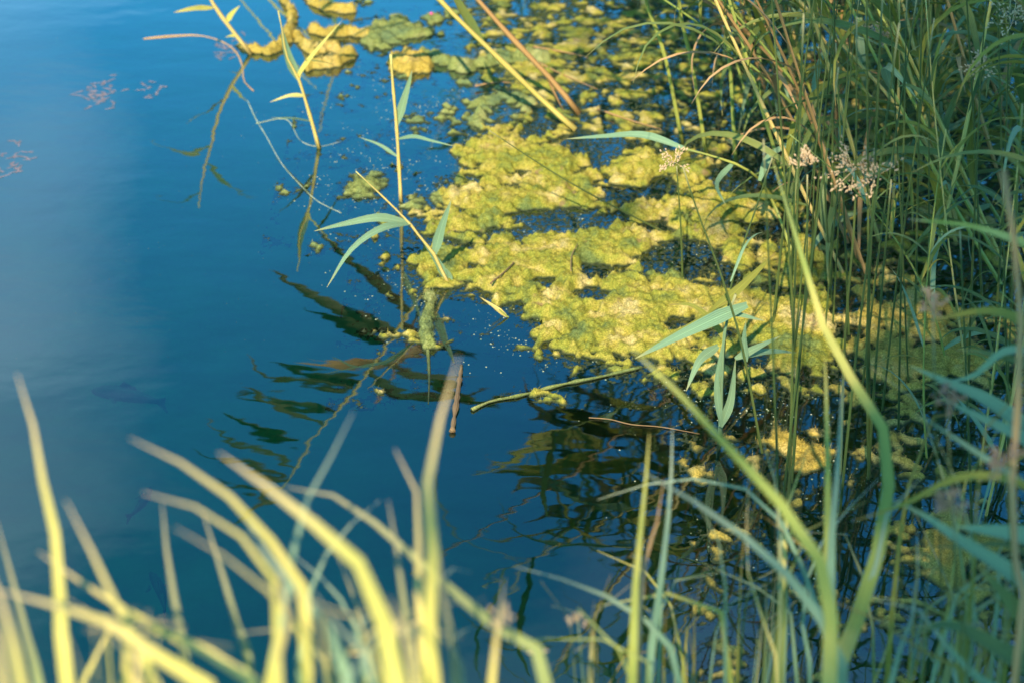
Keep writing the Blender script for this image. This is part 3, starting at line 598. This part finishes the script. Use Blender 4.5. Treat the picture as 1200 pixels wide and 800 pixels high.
for k in range(27):
    bx = rnd.uniform(905, 1190); by = rnd.uniform(330, 600) if k < 24 else rnd.uniform(560, 700)
    tx = bx + rnd.uniform(-50, 70); hgt = rnd.uniform(320, 620)
    rush('plain dark green rush stem among the stand right of the algae mat', [(bx, by), (bx + (tx - bx) * .35, by - hgt * .4), (tx, by - hgt)], r=rnd.uniform(0.002, 0.0032), group='plain rush stems right of the mat', mat=M_RUSH)

# ------------------------------------------------------------------ the reed bed: prototypes copied
def make_reed(rr, dead=False):
    e = empty('dead_reed' if dead else 'green_reed')
    H = rr.uniform(1.0, 1.7); bend = rr.uniform(0.1, 0.5); ba = rr.uniform(0, 6.28)
    st = [Vector((bend * (t ** 2) * math.cos(ba), bend * (t ** 2) * math.sin(ba), H * t - 0.08)) for t in (0, .2, .4, .6, .8, 1)]
    tube('stem', st, 0.0042 if not dead else 0.0042, 0.0016, (M_STEM_O if dead else rr.choice((M_STEM, M_STEM, M_STEM_Y))), e, n=12, nodes=3)
    n = rr.randint(2, 4) if dead else rr.randint(11, 15)
    for k in range(n):
        t = rr.uniform(0.10, 0.98) if not dead else rr.uniform(.1, .9)
        i = min(4, int(t * 5)); p = st[i].lerp(st[i + 1], t * 5 - i)
        az = rr.uniform(0, 6.28); Lf = rr.uniform(0.22, 0.46); e0 = rr.uniform(0.4, 1.3); e1 = rr.uniform(-1.1, 0.2)
        q = [p.copy()]
        for s in range(5):
            el = e0 + (e1 - e0) * (s / 4) ** 1.3
            p = p + Vector((math.cos(az) * math.cos(el), math.sin(az) * math.cos(el), math.sin(el))) * (Lf / 5); q.append(p)
        ribbon('leaf', q, rr.uniform(0.011, 0.022), M_DEAD if dead else rr.choice((M_LEAF, M_LEAF, M_LEAF_PALE, M_LEAF_OLIVE, M_LEAF_OLIVE, M_LEAF)), e, n=9, roll=rr.uniform(-.8, .8), twist=rr.uniform(-.8, .8), hint=Vector((0.1, -0.25, 0.96)))
    return e
rr = random.Random(5)
protos = [make_reed(rr) for _ in range(9)]; dprotos = [make_reed(rr, True) for _ in range(4)]
used = set()
def place(proto, loc, tilt, label, group, sc=1.0):
    o = proto if proto.name not in used else copy_tree(proto)
    used.add(proto.name)
    o.location = loc; o.scale = (sc,) * 3
    o.rotation_euler = (tilt[1], tilt[0], rr.uniform(-3.14, 3.14)) if False else (Matrix.Rotation(tilt[0], 3, 'Y') @ Matrix.Rotation(tilt[1], 3, 'X') @ Matrix.Rotation(rr.uniform(0, 6.28), 3, 'Z')).to_euler()
    tag(o, label, 'reed', group)
    return o
def reed_place(px, py):
    if py < -30: return 'green leafy reed at the back of the bed, rooted beyond the top edge', 'green reeds at the back of the bed'
    if px < 905: return 'green leafy reed on the left flank of the upper right reed bed', 'green reeds on the left flank of the bed'
    if px > 1130: return 'green leafy reed of the upper right bed rooted beside the right edge', 'green reeds of the bed beside the right edge'
    if py > 210: return 'green leafy reed in the front row of the upper right reed bed', 'green reeds in the front row of the bed'
    return 'green leafy reed in the middle of the upper right reed bed', 'green reeds in the middle of the bed'
cnt = 0
while cnt < 235:
    px, py = rr.uniform(770, 1330), rr.uniform(-330, 345)
    if px < 790 + max(0, py - 40) * 0.45 - max(0, -py) * 0.45: continue
    if py > 190 and px < 930: continue
    p = G(px, py)
    dead = rr.random() < (0.45 if (850 < px < 1020 and py < 230) else 0.14)
    if dead: place(rr.choice(dprotos), p, (rr.uniform(-.55, -.05), rr.uniform(-.1, .15)), 'dry orange-brown dead reed stalk in the reed bed at upper right', 'dead reed stalks in the reed bed', rr.uniform(.8, 1.2))
    else: place(rr.choice(protos), p, (rr.uniform(-.65, .2), rr.uniform(-.2, .15)), reed_place(px, py)[0], reed_place(px, py)[1], rr.uniform(.75, 1.15))
    cnt += 1
# reeds of the same bed hanging in along the top edge, plus unseen rows added behind to darken reflections
for k in range(120):
    px, py = (rr.uniform(560, 800), rr.uniform(-260, -40)) if k < 16 else (rr.uniform(610, 830), rr.uniform(-480, -90)) if k < 60 else (rr.uniform(640, 1300), rr.uniform(-560, -150))
    place(rr.choice(protos), G(px, py), (rr.uniform(-.35, .1), rr.uniform(0, .25)), 'reed rooted out of sight beyond the top edge behind the scattered algae', 'reeds along the top edge', rr.uniform(.7, 1.0) if k < 60 else rr.uniform(.9, 1.2))
# shorter reeds by the right edge
for k in range(14):
    px, py = rr.uniform(1080, 1300), rr.uniform(380, 620)
    place(rr.choice(protos), G(px, py), (rr.uniform(-.35, .1), rr.uniform(-.1, .1)), 'low green reed growing in the water along the right edge', 'reeds along the right edge', rr.uniform(.4, .62))

# long pale leaf over the upper mat
yp = G(905, 225).y
stalk('trailing_reed', 'reed at the bed edge with one long leaf trailing left over the upper mat', 'reed', [G(930, 300), YP(905, 235, yp - .2), YP(880, 202, yp - .3), YP(844, 186, yp - .3), YP(800, 174, yp - .3)], 0.0035, 0.002,
      [lf(YP, [(802, 174), (754, 158), (704, 160), (664, 163)], yp - .3, 11, M_LEAF_PALE, .1), lf(YP, [(860, 190), (840, 215), (850, 240)], yp - .3, 8, M_LEAF_PALE, -.1), lf(YP, [(890, 212), (905, 180), (950, 160)], yp - .3, 10, M_LEAF_PALE, .1)], M_STEM)

# ------------------------------------------------------------------ floating sticks, strands, petals
def floater(name, label, cat, p, r0, r1, mat, z=0.002, wob=0.2, group=None):
    P = [G(a, b, z) for a, b in p]; b = P[0]
    o = tube(name, [q - b for q in P], r0, r1, mat, None, n=18, wob=wob); o.location = b
    return tag(o, label, cat, group)
floater('floating_stick', 'algae-crusted stick floating from the mat toward the lower left', 'stick', [(553, 480), (575, 470), (610, 463), (660, 450), (700, 442), (752, 430)], 0.004, 0.0035, M_ALGAE_G, wob=0.4)
floater('floating_stick', 'thin straight straw floating below the crusted stick', 'stick', [(690, 489), (715, 491), (740, 497), (775, 500), (820, 508)], 0.0012, 0.0007, M_TWIG)
floater('floating_stick', 'pale split stick standing out of the water above the tall bright blade', 'stick', [(530, 505), (535, 470), (541, 428)], 0.005, 0.004, M_TWIG, z=0.004, wob=0.5)
floater('drowned_leaf', 'narrow leaf tip hanging down from the algae tail', 'leaf', [(501, 405), (503, 440), (502, 473)], 0.0045, 0.001, M_ALGAE_G, z=0.0)
floater('floating_weed', 'reddish stem with algae floating at the upper left', 'stem', [(168, 46), (200, 43), (234, 42), (262, 50), (277, 62), (284, 78), (286, 95), (297, 107)], 0.003, 0.0015, M_STEM_O, z=0.0, wob=0.4)
floater('floating_strand', 'fine pale strand floating below the leftmost reed', 'strand', [(290, 118), (300, 140), (312, 160), (330, 192), (350, 215), (372, 236), (400, 250)], 0.0016, 0.0008, M_SPECK, z=0.0)
floater('floating_strand', 'fine pale strand looping round the forked reed', 'strand', [(300, 145), (335, 140), (352, 165), (374, 172), (400, 166)], 0.0014, 0.0008, M_SPECK, z=0.0)
floater('floating_twig', 'short dark twig lying on the sunlit mat', 'twig', [(575, 332), (592, 318), (602, 308)], 0.002, 0.0015, M_TWIG, z=0.026)
floater('floating_twig', 'thin bent twig standing on the mat centre', 'twig', [(669, 318), (670, 300), (677, 286)], 0.0015, 0.001, M_TWIG, z=0.03)
for lb, p in (('fallen orange straw lying among shaded algae near the reed bases', [(600, 50), (640, 78), (700, 105)]), ('brown straw lying under the trailing leaf', [(700, 128), (735, 140), (775, 152)]), ('grey straw lying in the shade behind the leaning reeds', [(557, 101), (580, 97), (598, 97)]), ('orange straw lying in the bed near the top centre', [(625, 55), (665, 62), (690, 68)])):
    floater('floating_straw', lb, 'straw', p, 0.0026, 0.001, M_DEAD, z=0.010)
pp = G(505, 17, 0.006)
o = mesh('petal', [(-.008, -.005, 0), (0, -.008, .003), (.008, -.003, 0), (.007, .007, .004), (-.003, .008, .002), (-.009, .004, 0), (0, 0, .006)], [(0, 1, 6), (1, 2, 6), (2, 3, 6), (3, 4, 6), (4, 5, 6), (5, 0, 6)], M_PINK)
o.location = pp; tag(o, 'tiny magenta petal floating at the top centre', 'petal')
# small green leaf blades poking out at the lower mat edge
y5 = G(595, 372).y
stalk('leaf_shoot', 'small lime leaf shoot poking out at the lower left edge of the mat', 'reed', [G(596, 372), YP(590, 367, y5), YP(585, 363, y5)], 0.0015, 0.001, [lf(YP, [(594, 371), (580, 360), (562, 348)], y5, 8, M_BLADE), lf(YP, [(608, 375), (625, 384), (646, 393)], y5, 5, M_LEAF_PALE)], M_STEM)

# ------------------------------------------------------------------ fish and drowned weed
def fish(label, px, py, L_, ang, z=-0.22):
    b = G(px, py, z); e = empty('fish', b); e.rotation_euler = (0, 0, R(ang)); tag(e, label, 'fish', 'dark fish under the surface')
    vs_, fs = [], []; prof_ = [(-.5, .012, .02), (-.46, .04, .05), (-.36, .065, .09), (-.2, .08, .12), (0, .075, .115), (.2, .05, .08), (.34, .028, .05), (.42, .014, .04)]
    for i, (x, wy, hz) in enumerate(prof_):
        sw = 0.04 * math.sin((x + .5) * 4)
        for k in range(8):
            a = 2 * math.pi * k / 8; vs_.append((x * L_, (wy * math.cos(a) + sw) * L_, hz * math.sin(a) * L_))
    for i in range(len(prof_) - 1):
        for k in range(8): fs.append((i * 8 + k, i * 8 + (k + 1) % 8, i * 8 + 8 + (k + 1) % 8, i * 8 + 8 + k))
    fs += [tuple(range(8))[::-1], tuple(range(len(vs_) - 8, len(vs_)))]
    mesh('body', vs_, fs, M_FISH, e)
    sw = 0.04 * math.sin(.92 * 4) * L_
    t_ = 0.006 * L_
    def fin(nm, pl):
        n = len(pl); v = [(x * L_, y * L_ - t_, z_ * L_) for x, y, z_ in pl] + [(x * L_, y * L_ + t_, z_ * L_) for x, y, z_ in pl]
        mesh(nm, v, [tuple(range(n)), tuple(range(n, 2 * n))[::-1]] + [(i, (i + 1) % n, n + (i + 1) % n, n + i) for i in range(n)], M_FISH, e)
    s_ = sw / L_
    fin('tail_fin', [(.40, s_, .03), (.56, s_ - .05, .12), (.52, s_ - .03, 0), (.56, s_ - .05, -.12), (.40, s_, -.03)])
    fin('dorsal_fin', [(-.12, .03, .11), (-.05, .03, .20), (.12, .03, .12), (.12, .03, .08)])
    for sy in (-1, 1): fin('side_fin', [(-.25, sy * .07, 0), (-.12, sy * .17, -.02), (-.10, sy * .14, -.02), (-.16, sy * .07, -.02)])
fish('dark fish gliding level under the left water, farthest of the fish', 150, 464, 0.17, -14, -0.3)
fish('small dark fish pointing away between the left blades', 165, 588, 0.10, 258, -0.25)
fish('dark fish nearest the bottom left blades', 186, 694, 0.12, 295, -0.22)
def weed(label, px, py, size, n=9):
    top = G(px, py, 0.0); e = empty('floating_weed', top); tag(e, label, 'water weed')
    for k in range(n):
        a = random.uniform(0, 6.28); Lw = random.uniform(.015, .035); st = Vector((random.gauss(0, size * .5), random.gauss(0, size), 0)); q = st + Vector((math.cos(a) * Lw, math.sin(a) * Lw, 0.0006))
        P = [st, st.lerp(q, .5) + Vector((random.gauss(0, .004), random.gauss(0, .004), 0)), q]
        vs_, fs = [], []; c = cat_rom(P, 16)
        for i in range(3, 17):
            for j in range(4):
                a = random.uniform(0, 6.28); l = 0.010 * random.uniform(.4, 1); d = Vector((math.cos(a), math.sin(a), random.uniform(-.1, .08)))
                s = Vector((-d.y, d.x, 0)) * 0.00045; kk = len(vs_); vs_ += [c[i] - s, c[i] + s, c[i] + d * l]; fs.append((kk, kk + 1, kk + 2))
        mesh('sprig', vs_, fs, M_WEED, e, smooth=False); tube('stem', P, 0.0005, 0.0003, M_WEED, e, n=8, sides=4)
weed('reddish feathery weed at the surface at the upper left', 115, 112, .055, 34)
weed('small reddish weed sprig right of the larger one', 180, 105, .03, 9)
weed('reddish weed at the surface by the left edge', 12, 192, .05, 18)
weed('pinkish weed beside the hooked algae rope', 270, 58, .05, 18)

# ------------------------------------------------------------------ foreground: sedge tufts at the near bank, lower left
def tuft(label, blades, name='sedge_tuft', cat='sedge', spread=0.05, grp=None):
    """blades: (pixels tip..bottom edge, depth at tip, depth at bottom edge, width px, material, profile)"""
    if name == 'grass_clump': blades = [(b[0], b[1] * 1.22, b[2] * 1.25, b[3], b[4], b[5]) for b in blades]
    bottoms = [D(*b[0][-1], b[2]) for b in blades]
    cx = sum(p.x for p in bottoms) / len(bottoms); cy = sum(p.y for p in bottoms) / len(bottoms) - 0.04
    base = Vector((cx, cy, gz_at(cx, cy))); e = empty(name, base); tag(e, label, cat, grp)
    for (px_, dt, db, wp, mat, pf), bt in zip(blades, bottoms):
        n = len(px_); P = [D(x, y, dt + (db - dt) * (i / (n - 1))) for i, (x, y) in enumerate(px_)][::-1]
        f = Vector((cx + (bt.x - cx) * 0.35, cy + (bt.y - cy) * 0.4, base.z - 0.02))
        P = [f, f.lerp(bt, 0.5) + Vector((0, 0, 0.02))] + P
        ribbon('blade', P, pw(D(*px_[n // 2], (dt + db) / 2), wp * 0.98), mat, e, base, fold=0.16, roll=random.uniform(-.25, .25), twist=random.uniform(-.4, .4), prof=pf, n=20)
    return e
B_, Dl, Bl = M_BLADE, M_BLADE_DULL, M_BLADE_BLUE
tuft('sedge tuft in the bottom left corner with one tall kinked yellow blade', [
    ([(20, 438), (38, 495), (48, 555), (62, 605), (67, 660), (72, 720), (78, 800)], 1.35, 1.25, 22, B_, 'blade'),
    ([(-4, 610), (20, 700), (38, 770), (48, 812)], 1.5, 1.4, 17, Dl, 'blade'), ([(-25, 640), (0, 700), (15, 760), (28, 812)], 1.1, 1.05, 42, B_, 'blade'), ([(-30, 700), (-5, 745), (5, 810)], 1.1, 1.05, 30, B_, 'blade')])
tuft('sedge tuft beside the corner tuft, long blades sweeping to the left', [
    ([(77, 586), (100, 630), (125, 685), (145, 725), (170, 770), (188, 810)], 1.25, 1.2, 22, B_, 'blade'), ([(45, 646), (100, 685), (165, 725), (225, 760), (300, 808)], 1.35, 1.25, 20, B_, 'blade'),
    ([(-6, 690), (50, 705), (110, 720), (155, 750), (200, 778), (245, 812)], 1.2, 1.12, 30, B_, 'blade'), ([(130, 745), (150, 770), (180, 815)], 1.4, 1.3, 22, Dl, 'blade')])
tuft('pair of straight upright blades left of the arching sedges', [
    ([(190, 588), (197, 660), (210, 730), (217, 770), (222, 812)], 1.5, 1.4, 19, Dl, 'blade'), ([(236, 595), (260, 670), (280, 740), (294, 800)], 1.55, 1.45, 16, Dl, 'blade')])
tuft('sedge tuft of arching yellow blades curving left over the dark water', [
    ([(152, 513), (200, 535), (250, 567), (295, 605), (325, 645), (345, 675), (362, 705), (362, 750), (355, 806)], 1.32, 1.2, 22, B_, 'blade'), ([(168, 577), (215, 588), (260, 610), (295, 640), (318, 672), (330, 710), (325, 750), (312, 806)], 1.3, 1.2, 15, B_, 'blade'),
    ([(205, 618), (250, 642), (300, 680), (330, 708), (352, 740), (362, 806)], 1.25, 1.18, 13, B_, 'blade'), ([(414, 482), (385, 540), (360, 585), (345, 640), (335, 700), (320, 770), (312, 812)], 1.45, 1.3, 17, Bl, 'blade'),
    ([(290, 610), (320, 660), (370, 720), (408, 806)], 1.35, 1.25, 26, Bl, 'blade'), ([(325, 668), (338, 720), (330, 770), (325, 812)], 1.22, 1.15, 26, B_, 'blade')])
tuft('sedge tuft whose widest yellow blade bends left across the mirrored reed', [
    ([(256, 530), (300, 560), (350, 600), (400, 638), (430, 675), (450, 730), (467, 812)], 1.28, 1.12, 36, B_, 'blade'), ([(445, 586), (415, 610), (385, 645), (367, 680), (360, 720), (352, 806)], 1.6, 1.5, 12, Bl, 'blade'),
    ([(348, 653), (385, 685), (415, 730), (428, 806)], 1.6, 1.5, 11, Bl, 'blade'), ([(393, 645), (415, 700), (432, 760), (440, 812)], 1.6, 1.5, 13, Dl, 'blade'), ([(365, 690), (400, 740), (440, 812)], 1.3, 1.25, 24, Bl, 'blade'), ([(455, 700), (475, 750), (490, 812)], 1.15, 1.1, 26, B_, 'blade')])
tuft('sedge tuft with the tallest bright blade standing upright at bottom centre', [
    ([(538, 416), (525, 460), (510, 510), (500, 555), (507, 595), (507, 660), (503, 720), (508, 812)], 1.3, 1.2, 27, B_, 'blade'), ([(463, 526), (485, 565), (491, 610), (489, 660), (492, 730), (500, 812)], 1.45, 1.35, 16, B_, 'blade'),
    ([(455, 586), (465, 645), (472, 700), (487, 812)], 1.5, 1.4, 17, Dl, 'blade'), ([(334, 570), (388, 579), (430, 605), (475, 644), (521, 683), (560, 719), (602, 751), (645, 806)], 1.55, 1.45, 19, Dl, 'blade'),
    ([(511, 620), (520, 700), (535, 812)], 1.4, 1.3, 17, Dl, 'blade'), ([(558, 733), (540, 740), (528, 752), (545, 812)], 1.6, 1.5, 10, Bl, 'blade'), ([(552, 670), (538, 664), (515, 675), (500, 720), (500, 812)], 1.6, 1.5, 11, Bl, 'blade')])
e = tuft('single stubby blade with a dried flower right of the tallest blade', [([(591, 676), (585, 730), (576, 812)], 1.45, 1.35, 18, B_, 'blade')])
flower_cluster(e, Vector(e.location), D(588, 722, 1.43), 0.012, Vector((0, -.3, .2)), None, 22)

# ------------------------------------------------------------------ foreground right
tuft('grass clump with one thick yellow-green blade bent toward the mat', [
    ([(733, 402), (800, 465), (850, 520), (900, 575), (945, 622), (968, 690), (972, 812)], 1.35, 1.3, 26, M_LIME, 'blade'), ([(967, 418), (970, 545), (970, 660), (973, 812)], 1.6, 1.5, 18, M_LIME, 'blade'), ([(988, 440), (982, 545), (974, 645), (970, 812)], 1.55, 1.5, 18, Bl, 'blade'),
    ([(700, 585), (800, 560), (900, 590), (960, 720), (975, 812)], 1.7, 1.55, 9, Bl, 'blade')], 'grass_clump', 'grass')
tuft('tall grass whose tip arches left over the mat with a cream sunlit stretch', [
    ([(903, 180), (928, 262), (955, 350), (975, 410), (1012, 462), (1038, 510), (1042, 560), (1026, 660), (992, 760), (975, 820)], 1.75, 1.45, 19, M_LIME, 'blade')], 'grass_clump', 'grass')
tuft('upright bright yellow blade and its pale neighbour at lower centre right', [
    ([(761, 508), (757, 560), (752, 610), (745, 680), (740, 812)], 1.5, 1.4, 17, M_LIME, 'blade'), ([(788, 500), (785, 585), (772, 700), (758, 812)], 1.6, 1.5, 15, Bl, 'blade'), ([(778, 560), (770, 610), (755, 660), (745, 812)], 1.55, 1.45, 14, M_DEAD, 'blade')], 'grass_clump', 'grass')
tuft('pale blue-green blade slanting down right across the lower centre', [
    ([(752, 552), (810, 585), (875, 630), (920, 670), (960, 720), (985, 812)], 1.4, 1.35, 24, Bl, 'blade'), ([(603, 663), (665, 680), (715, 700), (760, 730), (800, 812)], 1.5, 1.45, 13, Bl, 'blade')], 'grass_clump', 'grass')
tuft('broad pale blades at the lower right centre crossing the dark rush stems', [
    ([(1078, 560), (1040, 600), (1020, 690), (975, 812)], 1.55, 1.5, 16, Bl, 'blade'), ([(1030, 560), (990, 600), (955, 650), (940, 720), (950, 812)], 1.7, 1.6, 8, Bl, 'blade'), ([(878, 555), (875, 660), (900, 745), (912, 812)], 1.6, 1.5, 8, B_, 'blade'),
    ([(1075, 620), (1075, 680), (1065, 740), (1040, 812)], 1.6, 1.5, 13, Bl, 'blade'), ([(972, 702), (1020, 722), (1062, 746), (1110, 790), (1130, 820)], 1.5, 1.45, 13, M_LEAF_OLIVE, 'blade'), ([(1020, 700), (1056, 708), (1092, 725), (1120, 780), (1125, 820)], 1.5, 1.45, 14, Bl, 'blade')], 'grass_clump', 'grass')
# reeds off the right edge whose leaves reach into the picture
def side_reed(label, st, lv, d):
    P = [D(x, y, d) for x, y in st]; b = P[0]; g = Vector((b.x, b.y, gz_at(b.x, b.y) - .02))
    stalk('bank_reed', label, 'reed', [g] + P, 0.005, 0.002, [([D(x, y, d + dd * i / (len(p) - 1)) for i, (x, y) in enumerate(p)], wp * d * K, m) for p, wp, m, dd in lv], M_STEM, n=14)
side_reed('reed standing just off the right edge, broad leaves reaching in at mid height', [(1250, 760), (1245, 560), (1235, 400), (1228, 260), (1222, 120)], [
    ([(1240, 520), (1200, 496), (1154, 466), (1114, 449), (1066, 428)], 24, M_LEAF_PALE, .1), ([(1242, 545), (1200, 513), (1137, 483), (1102, 465)], 19, M_LEAF_PALE, -.05), ([(1235, 400), (1200, 377), (1168, 365), (1137, 366), (1090, 376)], 16, M_LEAF_OLIVE, .1),
    ([(1228, 300), (1200, 285), (1137, 265), (1064, 257)], 13, M_BLADE, .1), ([(1236, 420), (1180, 410), (1140, 440), (1090, 450)], 12, M_LEAF_PALE, .1), ([(1238, 440), (1200, 425), (1150, 412), (1120, 410)], 12, M_LEAF, .1), ([(1226, 240), (1190, 190), (1150, 172)], 10, M_LEAF_OLIVE, .1)], 1.95)
side_reed('reed at the lower right corner with the broadest blurred leaves', [(1262, 900), (1255, 760), (1240, 640), (1230, 560), (1225, 480)], [
    ([(1250, 720), (1200, 680), (1155, 650), (1116, 626), (1086, 605), (1046, 585)], 24, M_LEAF_PALE, .1), ([(1245, 640), (1200, 626), (1155, 620), (1118, 616)], 26, M_LEAF_PALE, .05), ([(1256, 760), (1200, 722), (1176, 695), (1150, 666)], 34, M_LEAF, -.05),
    ([(1262, 800), (1200, 776), (1149, 746), (1110, 731), (1068, 742)], 28, M_LEAF, -.05), ([(1260, 830), (1180, 812), (1140, 788), (1110, 755), (1092, 728)], 18, M_LEAF_PALE, 0), ([(1240, 600), (1190, 560), (1130, 520), (1075, 484)], 15, M_LEAF_PALE, .1), ([(1235, 590), (1180, 560), (1120, 560), (1060, 590), (1000, 610)], 13, M_LEAF_OLIVE, .1), ([(1250, 690), (1190, 640), (1130, 640), (1080, 640)], 12, M_LEAF, .1)], 1.75)
P = [(1188, 812), (1190, 656), (1187, 560), (1194, 450), (1196, 330), (1181, 250), (1176, 200)]
bs = D(1188, 812, 1.7); g = Vector((bs.x, bs.y, gz_at(bs.x, bs.y)))
stalk('dead_reed', 'upright dead brown stem near the right edge', 'reed', [g] + [D(x, y, 1.7) for x, y in P], 0.0042, 0.003, [], M_STEM_O, n=18)
# dried flower heads among the lower right leaves
for lb, (x, y), d, sz in (('brown dried flower head right of the patch under the rush stand', (1093, 362), 1.9, .022), ('brown dried flower head at the right edge halfway down', (1180, 540), 1.6, .022), ('brown flower head above the broad right leaves', (1110, 470), 1.8, .02), ('brown flower spike near the lower right algae patch', (1116, 588), 1.6, .014)):
    top = D(x, y, d); b = Vector((top.x + .12, top.y - .05, gz_at(top.x + .12, top.y - .05))); e = empty('flower_stalk', b); tag(e, lb, 'flower head')
    tube('stem', [b, b.lerp(top, .5) + Vector((.03, 0, .04)), top], .0018, .001, M_RUSH, e, b, n=10); flower_cluster(e, b, top, sz, Vector((0, 0, .2)), M_FLOWER_B, 60)
# loose fine grass, bottom centre right
rg = random.Random(21)
def fine_tuft(label, cx, cy, n, d0, spread, hgt, wmax=0.008, mats=None):
    b0 = D(cx, 812, d0); b = Vector((b0.x, b0.y, gz_at(b0.x, b0.y))); e = empty('fine_grass_tuft', b); tag(e, label, 'grass')
    for k in range(n):
        x0 = rg.gauss(cx, spread * .4); dirx = max(-1.2, min(1.2, rg.gauss(0, .75))) * spread; top = 800 - rg.uniform(.3, 1) * hgt; d = d0 + rg.uniform(-.15, .15); s = rg.choice((-1, 1, 1)); droop = rg.uniform(-25, 28)
        p = [b + Vector((rg.gauss(0, .03), rg.gauss(0, .03), 0)), D(x0, 806, d), D(x0 + dirx * .4, 800 - (800 - top) * .75, d), D(x0 + dirx, top + droop * .3, d), D(x0 + dirx * 1.6, top + droop, d)]
        ribbon('blade', p, rg.uniform(.003, wmax), rg.choice(mats or (M_LEAF, M_LEAF_PALE, M_LIME, M_LEAF_OLIVE, M_BLADE_DULL)), e, b, prof='blade', n=14, roll=rg.uniform(-.6, .6))
    return e
fine_tuft('short sunlit yellow grass along the bottom edge left of the arching sedges', 130, 800, 12, 1.3, 75, 95, .014, (M_BLADE, M_BLADE, M_BLADE_DULL))
fine_tuft('short sunlit yellow grass along the bottom edge under the widest bent blade', 420, 800, 13, 1.3, 75, 100, .014, (M_BLADE, M_BLADE, M_BLADE_DULL, M_BLADE_BLUE))
fine_tuft('loose tuft of fine grass at the bottom, right of the stubby blade', 690, 800, 8, 1.98, 45, 120)
fine_tuft('dense tuft of fine crossing grass below the bright yellow blade', 790, 800, 10, 2.04, 55, 170)
fine_tuft('fine grass tuft between the yellow blade and the lower right reeds', 890, 800, 8, 2.1, 60, 220)
fine_tuft('fine grass tuft under the broad leaves at bottom right', 1060, 800, 11, 2.1, 70, 230)
fine_tuft('fine grass tuft in the bottom right corner', 1160, 800, 18, 1.92, 60, 220, .012)
fine_tuft('long loose grass rising between the lime blade and the rush stems', 925, 800, 9, 2.05, 85, 330, .013)
fine_tuft('long loose grass rising under the right edge leaves', 1095, 800, 11, 2.0, 90, 380, .015)
for lb, pth, fl in (('thin stem with drooping brown seeds below the blue blade tip', [(750, 812), (720, 762), (700, 735), (677, 712)], (674, 720)), ('thin level stem with brown seeds near the bottom centre', [(760, 812), (725, 756), (690, 748), (625, 748)], (628, 756))):
    P = [D(x, y, 1.75) for x, y in pth]; b = Vector((P[0].x, P[0].y, gz_at(P[0].x, P[0].y))); e = empty('seed_stem', b); tag(e, lb, 'seed stem')
    tube('stem', [b] + P, .002, .0012, M_STEM, e, b, n=14); flower_cluster(e, b, D(fl[0], fl[1], 1.75), .012, Vector((0, 0, -.8)), None, 26)

# ------------------------------------------------------------------ the tree on the bank behind the camera that shades the right-hand side
def bank_tree():
    tx, ty = 1.86, -5.2; b = Vector((tx, ty, gz_at(tx, ty) - .1)); e = empty('bank_tree', b); tag(e, 'leafy tree on the bank behind the viewer, shading the right side', 'tree')
    tr = tube('trunk', [b, b + Vector((.1, 0, 2.5)), b + Vector((-.1, .1, 5)), b + Vector((0, 0, 12))], .2, .05, M_BARK, e, b, n=12, sides=9)
    for k in range(9):
        a = k * 2.4; z0 = 3 + k * .55
        tube('limb', [b + Vector((0, 0, z0)), b + Vector((1.2 * math.cos(a), 1.2 * math.sin(a), z0 + .8)), b + Vector((2.4 * math.cos(a), 2.4 * math.sin(a), z0 + 1.2))], .06, .015, M_BARK, e, b, n=6)
    vs_, fs, uv = [], [], []; rt = random.Random(3)
    cl = []
    for _ in range(320):
        while True:
            v = Vector((rt.uniform(-1, 1), rt.uniform(-1, 1), rt.uniform(-1, 1)))
            if v.x ** 4 + v.y ** 4 + v.z ** 4 < 1: break
        cl.append(Vector((v.x * 3.1 - .3 * v.z * 5.2, v.y * 1.9, 8.0 + v.z * 5.2)))
    for c in cl:
        for _ in range(250):
            p = c + Vector((rt.gauss(0, .26), rt.gauss(0, .32), rt.gauss(0, .25))); d = Vector((rt.gauss(0, 1), rt.gauss(0, 1), rt.gauss(0, .6))).normalized(); s = d.orthogonal().normalized() * .05; k = len(vs_)
            vs_ += [p, p + d * .07 + s, p + d * .15, p + d * .07 - s]; fs.append((k, k + 1, k + 2, k + 3)); uv += [(.5, 0), (1, .5), (.5, 1), (0, .5)]
    mesh('crown', vs_, fs, M_TREELEAF, e, uv, smooth=False)
bank_tree()
